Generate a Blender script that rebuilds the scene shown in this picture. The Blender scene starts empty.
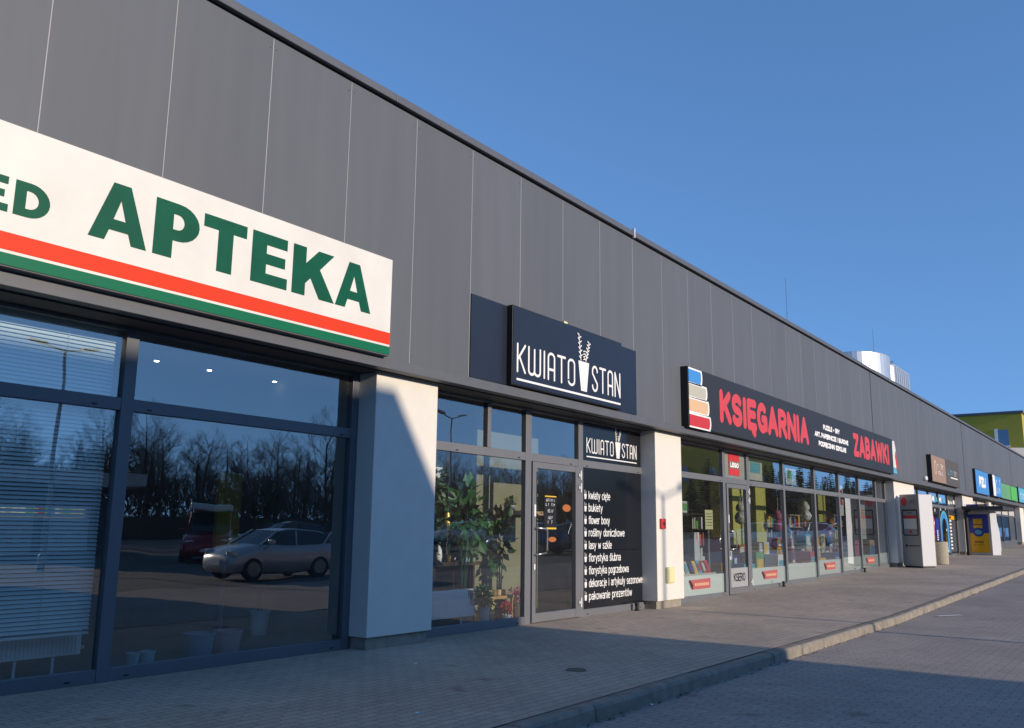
import bpy, bmesh, math, random
from mathutils import Vector, Matrix
from mathutils.geometry import tessellate_polygon
R = math.radians
SC = bpy.context.scene
COL = SC.collection

# ------------------------------------------------------------------ camera, sky, sun, exposure
cam_d = bpy.data.cameras.new('camera')
cam = bpy.data.objects.new('camera', cam_d)
COL.objects.link(cam)
SC.camera = cam
cam_d.sensor_width = 36.0
cam_d.lens = 884.43 / 1024 * 36.0
cam_d.clip_end = 3000
cam_d.clip_start = 0.05
YAW, PIT, ROL = R(36.049), R(10.6115), R(0.7038)
dv = Vector((math.cos(YAW) * math.cos(PIT), math.sin(YAW) * math.cos(PIT), math.sin(PIT)))
rv = dv.cross(Vector((0, 0, 1))).normalized()
uv = rv.cross(dv)
r2 = rv * math.cos(ROL) + uv * math.sin(ROL)
u2 = -rv * math.sin(ROL) + uv * math.cos(ROL)
M = Matrix(((r2.x, u2.x, -dv.x, -4.3686), (r2.y, u2.y, -dv.y, -7.2372), (r2.z, u2.z, -dv.z, 1.3604), (0, 0, 0, 1)))
cam.matrix_world = M

SUN_EL = R(13.6)
world = bpy.data.worlds.new('World')
SC.world = world
world.use_nodes = True
wn = world.node_tree
sky = wn.nodes.new('ShaderNodeTexSky')
sky.sky_type = 'NISHITA'
sky.sun_disc = False
sky.sun_elevation = SUN_EL
sky.sun_rotation = R(181.7)
sky.air_density = 1.02
sky.dust_density = 0.0
sky.ozone_density = 4.8
stc = wn.nodes.new('ShaderNodeTexCoord')
sad = wn.nodes.new('ShaderNodeVectorMath'); sad.operation = 'ADD'; sad.inputs[1].default_value = (0, 0, 0.26)
snm = wn.nodes.new('ShaderNodeVectorMath'); snm.operation = 'NORMALIZE'
wn.links.new(stc.outputs['Generated'], sad.inputs[0]); wn.links.new(sad.outputs[0], snm.inputs[0]); wn.links.new(snm.outputs[0], sky.inputs[0])
wn.links.new(sky.outputs[0], wn.nodes['Background'].inputs[0])
wn.nodes['Background'].inputs[1].default_value = 0.15
sun_d = bpy.data.lights.new('sun', 'SUN')
sun_d.energy = 2.32
sun_d.angle = R(0.53)
sun_d.color = (1.0, 0.84, 0.66)
sun = bpy.data.objects.new('sun', sun_d)
COL.objects.link(sun)
sun.rotation_euler = Vector((0.03, 1.0, -math.tan(SUN_EL))).to_track_quat('-Z', 'Y').to_euler()
vs = SC.view_settings
vs.view_transform = 'Standard'
vs.look = 'None'
vs.exposure = 0.87
vs.gamma = 1.0
vs.use_curve_mapping = False
SC.render.engine = 'CYCLES'
SC.cycles.use_denoising = True
SC.cycles.max_bounces = 8
SC.cycles.transparent_max_bounces = 24
SC.cycles.caustics_reflective = False
SC.cycles.caustics_refractive = False

rnd = random.Random(7)


# ------------------------------------------------------------------ materials
def new_mat(name):
    m = bpy.data.materials.new(name)
    m.use_nodes = True
    nt = m.node_tree
    b = nt.nodes['Principled BSDF']
    return m, nt, b


def mat(name, col, rough=0.6, metal=0.0, var=0.0, vscale=3.0, bump=0.0, bscale=60.0, spec=0.5, emit=None, dirt=None):
    m, nt, b = new_mat(name)
    b.inputs['Roughness'].default_value = rough
    b.inputs['Metallic'].default_value = metal
    b.inputs['Specular IOR Level'].default_value = spec
    c = (*col, 1)
    b.inputs['Base Color'].default_value = c
    tc = nt.nodes.new('ShaderNodeTexCoord')
    if var > 0:
        n = nt.nodes.new('ShaderNodeTexNoise')
        n.inputs['Scale'].default_value = vscale
        n.inputs['Detail'].default_value = 6
        n.inputs['Roughness'].default_value = 0.6
        nt.links.new(tc.outputs['Object'], n.inputs['Vector'])
        rp = nt.nodes.new('ShaderNodeValToRGB')
        rp.color_ramp.elements[0].position = 0.3
        rp.color_ramp.elements[1].position = 0.7
        rp.color_ramp.elements[0].color = (*[max(0, x * (1 - var)) for x in col], 1)
        rp.color_ramp.elements[1].color = (*[min(1, x * (1 + var)) for x in col], 1)
        nt.links.new(n.outputs['Fac'], rp.inputs['Fac'])
        nt.links.new(rp.outputs['Color'], b.inputs['Base Color'])
    if bump > 0:
        n2 = nt.nodes.new('ShaderNodeTexNoise')
        n2.inputs['Scale'].default_value = bscale
        n2.inputs['Detail'].default_value = 4
        nt.links.new(tc.outputs['Object'], n2.inputs['Vector'])
        bp = nt.nodes.new('ShaderNodeBump')
        bp.inputs['Strength'].default_value = bump
        bp.inputs['Distance'].default_value = 0.01
        nt.links.new(n2.outputs['Fac'], bp.inputs['Height'])
        nt.links.new(bp.outputs['Normal'], b.inputs['Normal'])
    if emit:
        b.inputs['Emission Color'].default_value = (*emit[0], 1)
        b.inputs['Emission Strength'].default_value = emit[1]
    return m


def paving(name, c1, c2, mortar, bw, bh, rot=0.0, bump=0.6, stain=0.35):
    m, nt, b = new_mat(name)
    L = nt.links.new
    tc = nt.nodes.new('ShaderNodeTexCoord')
    mp = nt.nodes.new('ShaderNodeMapping')
    mp.inputs['Rotation'].default_value = (0, 0, rot)
    L(tc.outputs['Object'], mp.inputs['Vector'])
    br = nt.nodes.new('ShaderNodeTexBrick')
    br.inputs['Scale'].default_value = 1.0
    br.inputs['Brick Width'].default_value = bw
    br.inputs['Row Height'].default_value = bh
    br.inputs['Mortar Size'].default_value = 0.006
    br.inputs['Mortar Smooth'].default_value = 0.3
    br.inputs['Color1'].default_value = (*c1, 1)
    br.inputs['Color2'].default_value = (*c2, 1)
    br.inputs['Mortar'].default_value = (*mortar, 1)
    L(mp.outputs['Vector'], br.inputs['Vector'])
    n = nt.nodes.new('ShaderNodeTexNoise')
    n.inputs['Scale'].default_value = 0.45
    n.inputs['Detail'].default_value = 8
    n.inputs['Roughness'].default_value = 0.65
    L(tc.outputs['Object'], n.inputs['Vector'])
    rp = nt.nodes.new('ShaderNodeValToRGB')
    rp.color_ramp.elements[0].position = 0.3
    rp.color_ramp.elements[1].position = 0.72
    rp.color_ramp.elements[0].color = (1 - stain, 1 - stain, 1 - stain, 1)
    rp.color_ramp.elements[1].color = (1.1, 1.08, 1.04, 1)
    L(n.outputs['Fac'], rp.inputs['Fac'])
    n3 = nt.nodes.new('ShaderNodeTexNoise')
    n3.inputs['Scale'].default_value = 38
    n3.inputs['Detail'].default_value = 5
    L(tc.outputs['Object'], n3.inputs['Vector'])
    rp3 = nt.nodes.new('ShaderNodeValToRGB')
    rp3.color_ramp.elements[0].position = 0.3
    rp3.color_ramp.elements[1].position = 0.7
    rp3.color_ramp.elements[0].color = (0.82, 0.82, 0.82, 1)
    rp3.color_ramp.elements[1].color = (1.14, 1.14, 1.14, 1)
    L(n3.outputs['Fac'], rp3.inputs['Fac'])
    mx = nt.nodes.new('ShaderNodeMix'); mx.data_type = 'RGBA'; mx.blend_type = 'MULTIPLY'
    mx.inputs[0].default_value = 1
    L(br.outputs['Color'], mx.inputs[6]); L(rp.outputs['Color'], mx.inputs[7])
    n4 = nt.nodes.new('ShaderNodeTexVoronoi'); n4.inputs['Scale'].default_value = 1.3
    n5 = nt.nodes.new('ShaderNodeTexNoise'); n5.inputs['Scale'].default_value = 2.2; n5.inputs['Detail'].default_value = 5
    L(tc.outputs['Object'], n5.inputs['Vector'])
    av = nt.nodes.new('ShaderNodeVectorMath'); av.operation = 'MULTIPLY_ADD'; av.inputs[1].default_value = (.5, .5, .5)
    L(n5.outputs['Color'], av.inputs[0]); L(tc.outputs['Object'], av.inputs[2]); L(av.outputs[0], n4.inputs['Vector'])
    rp4 = nt.nodes.new('ShaderNodeValToRGB'); rp4.color_ramp.elements[0].position = 0.03; rp4.color_ramp.elements[1].position = 0.16
    rp4.color_ramp.elements[0].color = (.66, .64, .62, 1); rp4.color_ramp.elements[1].color = (1, 1, 1, 1)
    L(n4.outputs['Distance'], rp4.inputs['Fac'])
    mx4 = nt.nodes.new('ShaderNodeMix'); mx4.data_type = 'RGBA'; mx4.blend_type = 'MULTIPLY'; mx4.inputs[0].default_value = 1
    L(mx.outputs[2], mx4.inputs[6]); L(rp4.outputs['Color'], mx4.inputs[7])
    mx = mx4
    mx2 = nt.nodes.new('ShaderNodeMix'); mx2.data_type = 'RGBA'; mx2.blend_type = 'MULTIPLY'
    mx2.inputs[0].default_value = 1
    L(mx.outputs[2], mx2.inputs[6]); L(rp3.outputs['Color'], mx2.inputs[7])
    L(mx2.outputs[2], b.inputs['Base Color'])
    b.inputs['Roughness'].default_value = 0.85
    b.inputs['Specular IOR Level'].default_value = 0.25
    ma = nt.nodes.new('ShaderNodeMath'); ma.operation = 'SUBTRACT'
    ma.inputs[0].default_value = 1
    L(br.outputs['Fac'], ma.inputs[1])
    ma2 = nt.nodes.new('ShaderNodeMath'); ma2.operation = 'MULTIPLY_ADD'
    L(n3.outputs['Fac'], ma2.inputs[0]); ma2.inputs[1].default_value = 0.6
    L(ma.outputs[0], ma2.inputs[2])
    bp = nt.nodes.new('ShaderNodeBump')
    bp.inputs['Strength'].default_value = bump
    bp.inputs['Distance'].default_value = 0.004
    L(ma2.outputs[0], bp.inputs['Height'])
    L(bp.outputs['Normal'], b.inputs['Normal'])
    return m


def glass_mat(name, tint=(0.86, 0.92, 0.92), boost=4.0, wav=0.02, dirt=0.03):
    m = bpy.data.materials.new(name)
    m.use_nodes = True
    nt = m.node_tree
    nt.nodes.remove(nt.nodes['Principled BSDF'])
    L = nt.links.new
    out = nt.nodes['Material Output']
    tr = nt.nodes.new('ShaderNodeBsdfTransparent'); tr.inputs[0].default_value = (*tint, 1)
    gl = nt.nodes.new('ShaderNodeBsdfGlossy'); gl.inputs['Roughness'].default_value = 0.0
    gl.inputs[0].default_value = (0.98, 0.98, 0.96, 1)
    lw = nt.nodes.new('ShaderNodeLayerWeight')
    p = nt.nodes.new('ShaderNodeMath'); p.operation = 'POWER'; p.inputs[1].default_value = 5
    L(lw.outputs['Facing'], p.inputs[0])
    f = nt.nodes.new('ShaderNodeMath'); f.operation = 'MULTIPLY_ADD'; f.inputs[1].default_value = 0.955; f.inputs[2].default_value = 0.045
    L(p.outputs[0], f.inputs[0])
    o = nt.nodes.new('ShaderNodeMath'); o.operation = 'SUBTRACT'; o.inputs[0].default_value = 1
    L(f.outputs[0], o.inputs[1])
    q = nt.nodes.new('ShaderNodeMath'); q.operation = 'POWER'; q.inputs[1].default_value = boost
    L(o.outputs[0], q.inputs[0])
    s = nt.nodes.new('ShaderNodeMath'); s.operation = 'SUBTRACT'; s.inputs[0].default_value = 1
    L(q.outputs[0], s.inputs[1])
    mx = nt.nodes.new('ShaderNodeMixShader')
    L(s.outputs[0], mx.inputs[0]); L(tr.outputs[0], mx.inputs[1]); L(gl.outputs[0], mx.inputs[2])
    tc = nt.nodes.new('ShaderNodeTexCoord')
    n = nt.nodes.new('ShaderNodeTexNoise'); n.inputs['Scale'].default_value = 1.6; n.inputs['Detail'].default_value = 1
    L(tc.outputs['Object'], n.inputs['Vector'])
    bp = nt.nodes.new('ShaderNodeBump'); bp.inputs['Strength'].default_value = wav; bp.inputs['Distance'].default_value = 0.05
    L(n.outputs['Fac'], bp.inputs['Height']); L(bp.outputs['Normal'], gl.inputs['Normal'])
    # thin film of dust on the pane
    df = nt.nodes.new('ShaderNodeBsdfDiffuse'); df.inputs[0].default_value = (0.6, 0.6, 0.58, 1)
    n2 = nt.nodes.new('ShaderNodeTexNoise'); n2.inputs['Scale'].default_value = 5; n2.inputs['Detail'].default_value = 6
    L(tc.outputs['Object'], n2.inputs['Vector'])
    dm = nt.nodes.new('ShaderNodeMath'); dm.operation = 'MULTIPLY'; dm.inputs[1].default_value = dirt
    L(n2.outputs['Fac'], dm.inputs[0])
    mx2 = nt.nodes.new('ShaderNodeMixShader')
    L(dm.outputs[0], mx2.inputs[0]); L(mx.outputs[0], mx2.inputs[1]); L(df.outputs[0], mx2.inputs[2])
    L(mx2.outputs[0], out.inputs['Surface'])
    return m


def clad_mat(k=1.0, seed=0.0):
    m, nt, b = new_mat('cladding_sheet')
    L = nt.links.new
    tc = nt.nodes.new('ShaderNodeTexCoord')
    mp = nt.nodes.new('ShaderNodeMapping')
    mp.inputs['Scale'].default_value = (2.2, 1.2, 0.16)
    mp.inputs['Location'].default_value = (seed, seed, seed)
    L(tc.outputs['Object'], mp.inputs['Vector'])
    n = nt.nodes.new('ShaderNodeTexNoise'); n.inputs['Scale'].default_value = 2.0; n.inputs['Detail'].default_value = 7
    L(mp.outputs['Vector'], n.inputs['Vector'])
    rp = nt.nodes.new('ShaderNodeValToRGB')
    rp.color_ramp.elements[0].position = 0.3; rp.color_ramp.elements[1].position = 0.75
    rp.color_ramp.elements[0].color = (0.103 * k, 0.112 * k, 0.126 * k, 1)
    rp.color_ramp.elements[1].color = (0.118 * k, 0.127 * k, 0.141 * k, 1)
    L(n.outputs['Fac'], rp.inputs['Fac'])
    L(rp.outputs['Color'], b.inputs['Base Color'])
    b.inputs['Roughness'].default_value = 0.55
    b.inputs['Specular IOR Level'].default_value = 0.35
    n2 = nt.nodes.new('ShaderNodeTexNoise'); n2.inputs['Scale'].default_value = 0.9; n2.inputs['Detail'].default_value = 2
    L(tc.outputs['Object'], n2.inputs['Vector'])
    bp = nt.nodes.new('ShaderNodeBump'); bp.inputs['Strength'].default_value = 0.06; bp.inputs['Distance'].default_value = 0.05
    L(n2.outputs['Fac'], bp.inputs['Height']); L(bp.outputs['Normal'], b.inputs['Normal'])
    return m


MT = dict(
    clad=clad_mat(),
    clad_b=clad_mat(1.035, 3.3),
    clad_c=clad_mat(0.955, 8.1),
    seam=mat('seam_alu', (0.36, 0.36, 0.36), 0.5, 0.0),
    gap=mat('black_gap', (0.008, 0.008, 0.01), 0.9),
    cap=mat('cap_sheet', (0.10, 0.105, 0.12), 0.5, var=0.08),
    ledge=mat('ledge_sheet', (0.105, 0.11, 0.122), 0.5, var=0.08),
    soffit=mat('soffit_dark', (0.035, 0.036, 0.04), 0.7),
    render=mat('cream_render', (0.71, 0.68, 0.615), 0.9, var=0.03, vscale=4, bump=0.25, bscale=180, spec=0.2),
    plinth=mat('plinth_stone', (0.30, 0.27, 0.22), 0.9, var=0.25, vscale=14, bump=0.4, bscale=140, spec=0.2),
    frame=mat('anthracite_alu', (0.105, 0.115, 0.135), 0.45, var=0.05),
    frame_l=mat('grey_alu', (0.15, 0.155, 0.165), 0.45, var=0.05),
    glass=glass_mat('shop_glass'),
    glass2=glass_mat('coated_glass', (0.80, 0.88, 0.87), 5.6, 0.03, 0.025),
    film=mat('black_film', (0.012, 0.014, 0.018), 0.18, spec=0.5),
    navy=mat('navy_board', (0.013, 0.017, 0.030), 0.4, var=0.1),
    black=mat('black_case', (0.008, 0.008, 0.009), 0.5),
    charcoal=mat('charcoal_board', (0.022, 0.021, 0.021), 0.5),
    white=mat('white_vinyl', (0.82, 0.82, 0.80), 0.5),
    offwhite=mat('lightbox_white', (0.72, 0.70, 0.64), 0.4, var=0.06, vscale=2),
    green=mat('green_vinyl', (0.002, 0.085, 0.045), 0.5, spec=0.2, var=0.12, vscale=4),
    lgreen=mat('green_stripe', (0.004, 0.14, 0.065), 0.5, spec=0.2),
    red=mat('red_vinyl', (0.70, 0.045, 0.013), 0.5, spec=0.2),
    rose=mat('rose_red_vinyl', (0.62, 0.055, 0.06), 0.45),
    bred=mat('book_red', (0.55, 0.03, 0.035), 0.5),
    bblue=mat('book_blue', (0.05, 0.26, 0.62), 0.5),
    bsand=mat('book_sand', (0.48, 0.47, 0.38), 0.5),
    bpeach=mat('book_peach', (0.70, 0.45, 0.26), 0.5),
    steel=mat('brushed_steel', (0.62, 0.62, 0.62), 0.3, 0.9),
    wplastic=mat('white_plastic', (0.75, 0.75, 0.75), 0.4),
    radw=mat('radiator_enamel', (0.84, 0.86, 0.86), 0.35),
    frost=mat('frosted_film', (0.76, 0.82, 0.77), 0.6),
    lime=mat('lime_paint', (0.52, 0.50, 0.12), 0.7, var=0.06),
    beige=mat('beige_plaster', (0.25, 0.235, 0.155), 0.85, var=0.05),
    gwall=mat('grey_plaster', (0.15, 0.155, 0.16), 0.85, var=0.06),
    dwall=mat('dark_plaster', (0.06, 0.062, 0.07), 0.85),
    ceil=mat('ceiling_white', (0.5, 0.5, 0.5), 0.9),
    tile=mat('floor_tiles', (0.12, 0.11, 0.10), 0.4, var=0.1),
    wood=mat('oak_wood', (0.42, 0.26, 0.11), 0.5, var=0.25, vscale=9),
    dwood=mat('dark_wood', (0.06, 0.035, 0.02), 0.5, var=0.3, vscale=9),
    leaf=mat('leaf_green', (0.035, 0.12, 0.03), 0.45, var=0.4, vscale=8),
    sage=mat('leaf_sage', (0.10, 0.17, 0.08), 0.5, var=0.3, vscale=9),
    dleaf=mat('leaf_dark', (0.015, 0.05, 0.025), 0.5, var=0.4, vscale=8),
    pink=mat('heather_pink', (0.50, 0.12, 0.22), 0.6, var=0.3, vscale=30),
    gold=mat('gold_metal', (0.75, 0.55, 0.18), 0.3, 0.8),
    teal=mat('teal_plastic', (0.22, 0.42, 0.46), 0.4),
    bluep=mat('blue_plastic', (0.10, 0.22, 0.34), 0.4),
    mauve=mat('mauve_plastic', (0.34, 0.24, 0.27), 0.5),
    yellow=mat('yellow_paint', (0.78, 0.48, 0.04), 0.5),
    clay=mat('grey_clay', (0.15, 0.13, 0.13), 0.8, var=0.1),
    brown=mat('brown_board', (0.30, 0.20, 0.145), 0.6, var=0.05),
    taupe=mat('taupe_board', (0.085, 0.075, 0.065), 0.6),
    sblue=mat('sign_blue', (0.06, 0.26, 0.60), 0.4),
    cyan=mat('sign_cyan', (0.10, 0.42, 0.58), 0.4),
    sgreen=mat('sign_green', (0.14, 0.36, 0.12), 0.4),
    bgreen=mat('bright_green', (0.08, 0.50, 0.04), 0.4),
    eblue=mat('machine_blue', (0.012, 0.035, 0.30), 0.4),
    eyel=mat('machine_yellow', (0.80, 0.42, 0.01), 0.4),
    kgrey=mat('kiosk_grey', (0.34, 0.34, 0.345), 0.5, var=0.04),
    kwhite=mat('kiosk_white', (0.56, 0.57, 0.58), 0.5),
    concrete=mat('exposed_concrete', (0.40, 0.36, 0.28), 0.95, var=0.18, vscale=20, bump=0.6, bscale=120, spec=0.2),
    kerb=mat('kerb_concrete', (0.265, 0.235, 0.195), 0.95, var=0.25, vscale=7, bump=0.5, bscale=90, spec=0.2),
    zinc=mat('galvanised_duct', (0.62, 0.63, 0.64), 0.42, 0.75, var=0.08),
    olive=mat('olive_render', (0.46, 0.36, 0.045), 0.9, var=0.05),
    lwall=mat('pale_wall', (0.55, 0.53, 0.50), 0.9, var=0.05),
    winblue=mat('window_blue', (0.10, 0.18, 0.30), 0.1, spec=0.8),
    bark=mat('bark', (0.075, 0.055, 0.042), 0.95, var=0.3, vscale=12),
    twig=mat('twigs', (0.13, 0.092, 0.066), 0.95),
    needle=mat('needles', (0.022, 0.042, 0.022), 0.9, var=0.4, vscale=2),
    hedge=mat('hedge_leaf', (0.035, 0.045, 0.022), 0.9, var=0.5, vscale=2),
    lotwall=mat('added_block_wall', (0.22, 0.23, 0.25), 0.8, var=0.05),
    tyre=mat('tyre_rubber', (0.02, 0.02, 0.02), 0.9),
    carglass=mat('car_glass', (0.02, 0.025, 0.03), 0.05, spec=0.9),
    lampg=mat('headlight_glass', (0.7, 0.72, 0.75), 0.1, 0.3),
    tail=mat('tail_light', (0.5, 0.02, 0.02), 0.2),
    galv=mat('lamp_post_steel', (0.30, 0.31, 0.32), 0.5, 0.5),
    darkgap=mat('interior_dark', (0.02, 0.02, 0.022), 0.9),
    litter=mat('litter_bits', (0.10, 0.08, 0.055), 0.95, var=0.9, vscale=4),
    paper=mat('paper_white', (0.78, 0.78, 0.75), 0.8),
    orange=mat('orange_paint', (0.40, 0.13, 0.03), 0.5),
    lit=mat('lit_bulb', (0.9, 0.9, 0.9), 0.5, emit=((1, .95, .85), 6.0)),
    sticker=mat('faded_red', (0.42, 0.10, 0.095), 0.6),
    ybox=mat('cream_box', (0.72, 0.68, 0.36), 0.5),
)


# ------------------------------------------------------------------ mesh helpers
class MB:
    def __init__(s):
        s.v = []; s.f = []; s.m = []; s.mi = 0; s.mats = []

    def use(s, m):
        if m not in s.mats: s.mats.append(m)
        s.mi = s.mats.index(m)
        return s

    def add(s, vs, fs):
        o = len(s.v)
        s.v += [tuple(p) for p in vs]
        for f in fs:
            s.f.append(tuple(i + o for i in f)); s.m.append(s.mi)
        return s

    def box(s, x0, x1, y0, y1, z0, z1):
        return s.add([(x0, y0, z0), (x1, y0, z0), (x1, y1, z0), (x0, y1, z0), (x0, y0, z1), (x1, y0, z1), (x1, y1, z1), (x0, y1, z1)],
                     [(0, 3, 2, 1), (4, 5, 6, 7), (0, 1, 5, 4), (1, 2, 6, 5), (2, 3, 7, 6), (3, 0, 4, 7)])

    def quad(s, a, b, c, d):
        return s.add([a, b, c, d], [(0, 1, 2, 3)])

    def poly_xz(s, pts, y, holes=()):
        loops = [[Vector((p[0], 0, p[1])) for p in pts]] + [[Vector((p[0], 0, p[1])) for p in h] for h in holes]
        flat = [(q.x, y, q.z) for l in loops for q in l]
        tris = tessellate_polygon(loops)
        out = []
        for t in tris:
            a, b, c = [Vector(flat[i]) for i in t]
            out.append(t if (b - a).cross(c - a).y < 0 else (t[0], t[2], t[1]))
        return s.add(flat, out)

    def prism(s, pts, a, b, axis='y'):
        n = len(pts)
        f = {'y': lambda p, t: (p[0], t, p[1]), 'x': lambda p, t: (t, p[0], p[1]), 'z': lambda p, t: (p[0], p[1], t)}[axis]
        vs = [f(p, a) for p in pts] + [f(p, b) for p in pts]
        fs = [tuple(range(n)), tuple(reversed(range(n, 2 * n)))]
        fs += [(i, i + n, (i + 1) % n + n, (i + 1) % n) for i in range(n)]
        return s.add(vs, fs)

    def lathe(s, prof, cx, cy, cz, n=20):
        vs = []; fs = []
        for r, z in prof:
            for k in range(n):
                a = 2 * math.pi * k / n
                vs.append((cx + r * math.cos(a), cy + r * math.sin(a), cz + z))
        for j in range(len(prof) - 1):
            for k in range(n):
                k2 = (k + 1) % n
                fs.append((j * n + k, j * n + k2, (j + 1) * n + k2, (j + 1) * n + k))
        fs.append(tuple(reversed(range(n))))
        fs.append(tuple((len(prof) - 1) * n + k for k in range(n)))
        return s.add(vs, fs)

    def tube(s, pts, rad, n=6, cap=True):
        pts = [Vector(p) for p in pts]
        if not hasattr(rad, '__len__'): rad = [rad] * len(pts)
        vs = []; fs = []
        for i, p in enumerate(pts):
            d = (pts[min(i + 1, len(pts) - 1)] - pts[max(i - 1, 0)]).normalized()
            a = d.cross(Vector((0, 0, 1)) if abs(d.z) < 0.9 else Vector((1, 0, 0))).normalized()
            b = d.cross(a)
            for k in range(n):
                t = 2 * math.pi * k / n
                vs.append(p + (a * math.cos(t) + b * math.sin(t)) * rad[i])
        for i in range(len(pts) - 1):
            for k in range(n):
                k2 = (k + 1) % n
                fs.append((i * n + k, i * n + k2, (i + 1) * n + k2, (i + 1) * n + k))
        if cap:
            fs.append(tuple(reversed(range(n))))
            fs.append(tuple((len(pts) - 1) * n + k for k in range(n)))
        return s.add(vs, fs)

    def build(s, name, m=None, parent=None, bevel=0.0, smooth=False, local=False):
        me = bpy.data.meshes.new(name)
        off = Vector((0, 0, 0)) if (parent is None or local) else wloc(parent)
        me.from_pydata([(p[0] - off.x, p[1] - off.y, p[2] - off.z) for p in s.v], [], s.f)
        if s.mats:
            for q in s.mats: me.materials.append(q)
            me.polygons.foreach_set('material_index', s.m)
        elif m: me.materials.append(m)
        bm = bmesh.new(); bm.from_mesh(me)
        if not getattr(s, 'flat', False): bmesh.ops.recalc_face_normals(bm, faces=bm.faces)
        bm.to_mesh(me); bm.free()
        if smooth:
            for p in me.polygons: p.use_smooth = True
        me.update()
        o = bpy.data.objects.new(name, me)
        COL.objects.link(o)
        if parent: o.parent = parent
        if bevel:
            md = o.modifiers.new('edge', 'BEVEL'); md.width = bevel; md.segments = 2; md.limit_method = 'ANGLE'; md.angle_limit = R(40)
        return o


def wloc(o):
    v = Vector((0, 0, 0))
    while o:
        v = v + o.location; o = o.parent
    return v


def tag(o, label=None, cat=None, group=None, kind=None):
    if label: o['label'] = label
    if cat: o['category'] = cat
    if group: o['group'] = group
    if kind: o['kind'] = kind
    return o


def thing(name, label, cat, loc=(0, 0, 0), rz=0.0, group=None):
    o = bpy.data.objects.new(name, None)
    o.empty_display_size = 0.2
    COL.objects.link(o)
    o.location = loc; o.rotation_euler = (0, 0, rz)
    return tag(o, label, cat, group)


def copy_tree(o, parent=None):
    c = o.copy(); COL.objects.link(c)
    if parent: c.parent = parent
    for ch in list(o.children): copy_tree(ch, c)
    return c


def gz(x):
    return 0.0165 * min(max(x - 12.0, 0.0), 52.0)


# ------------------------------------------------------------------ lettering made of strokes
def arc(cx, cy, rx, ry, a0, a1, n=9):
    return [(cx + rx * math.cos(R(a0 + (a1 - a0) * i / n)), cy + ry * math.sin(R(a0 + (a1 - a0) * i / n))) for i in range(n + 1)]


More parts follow.
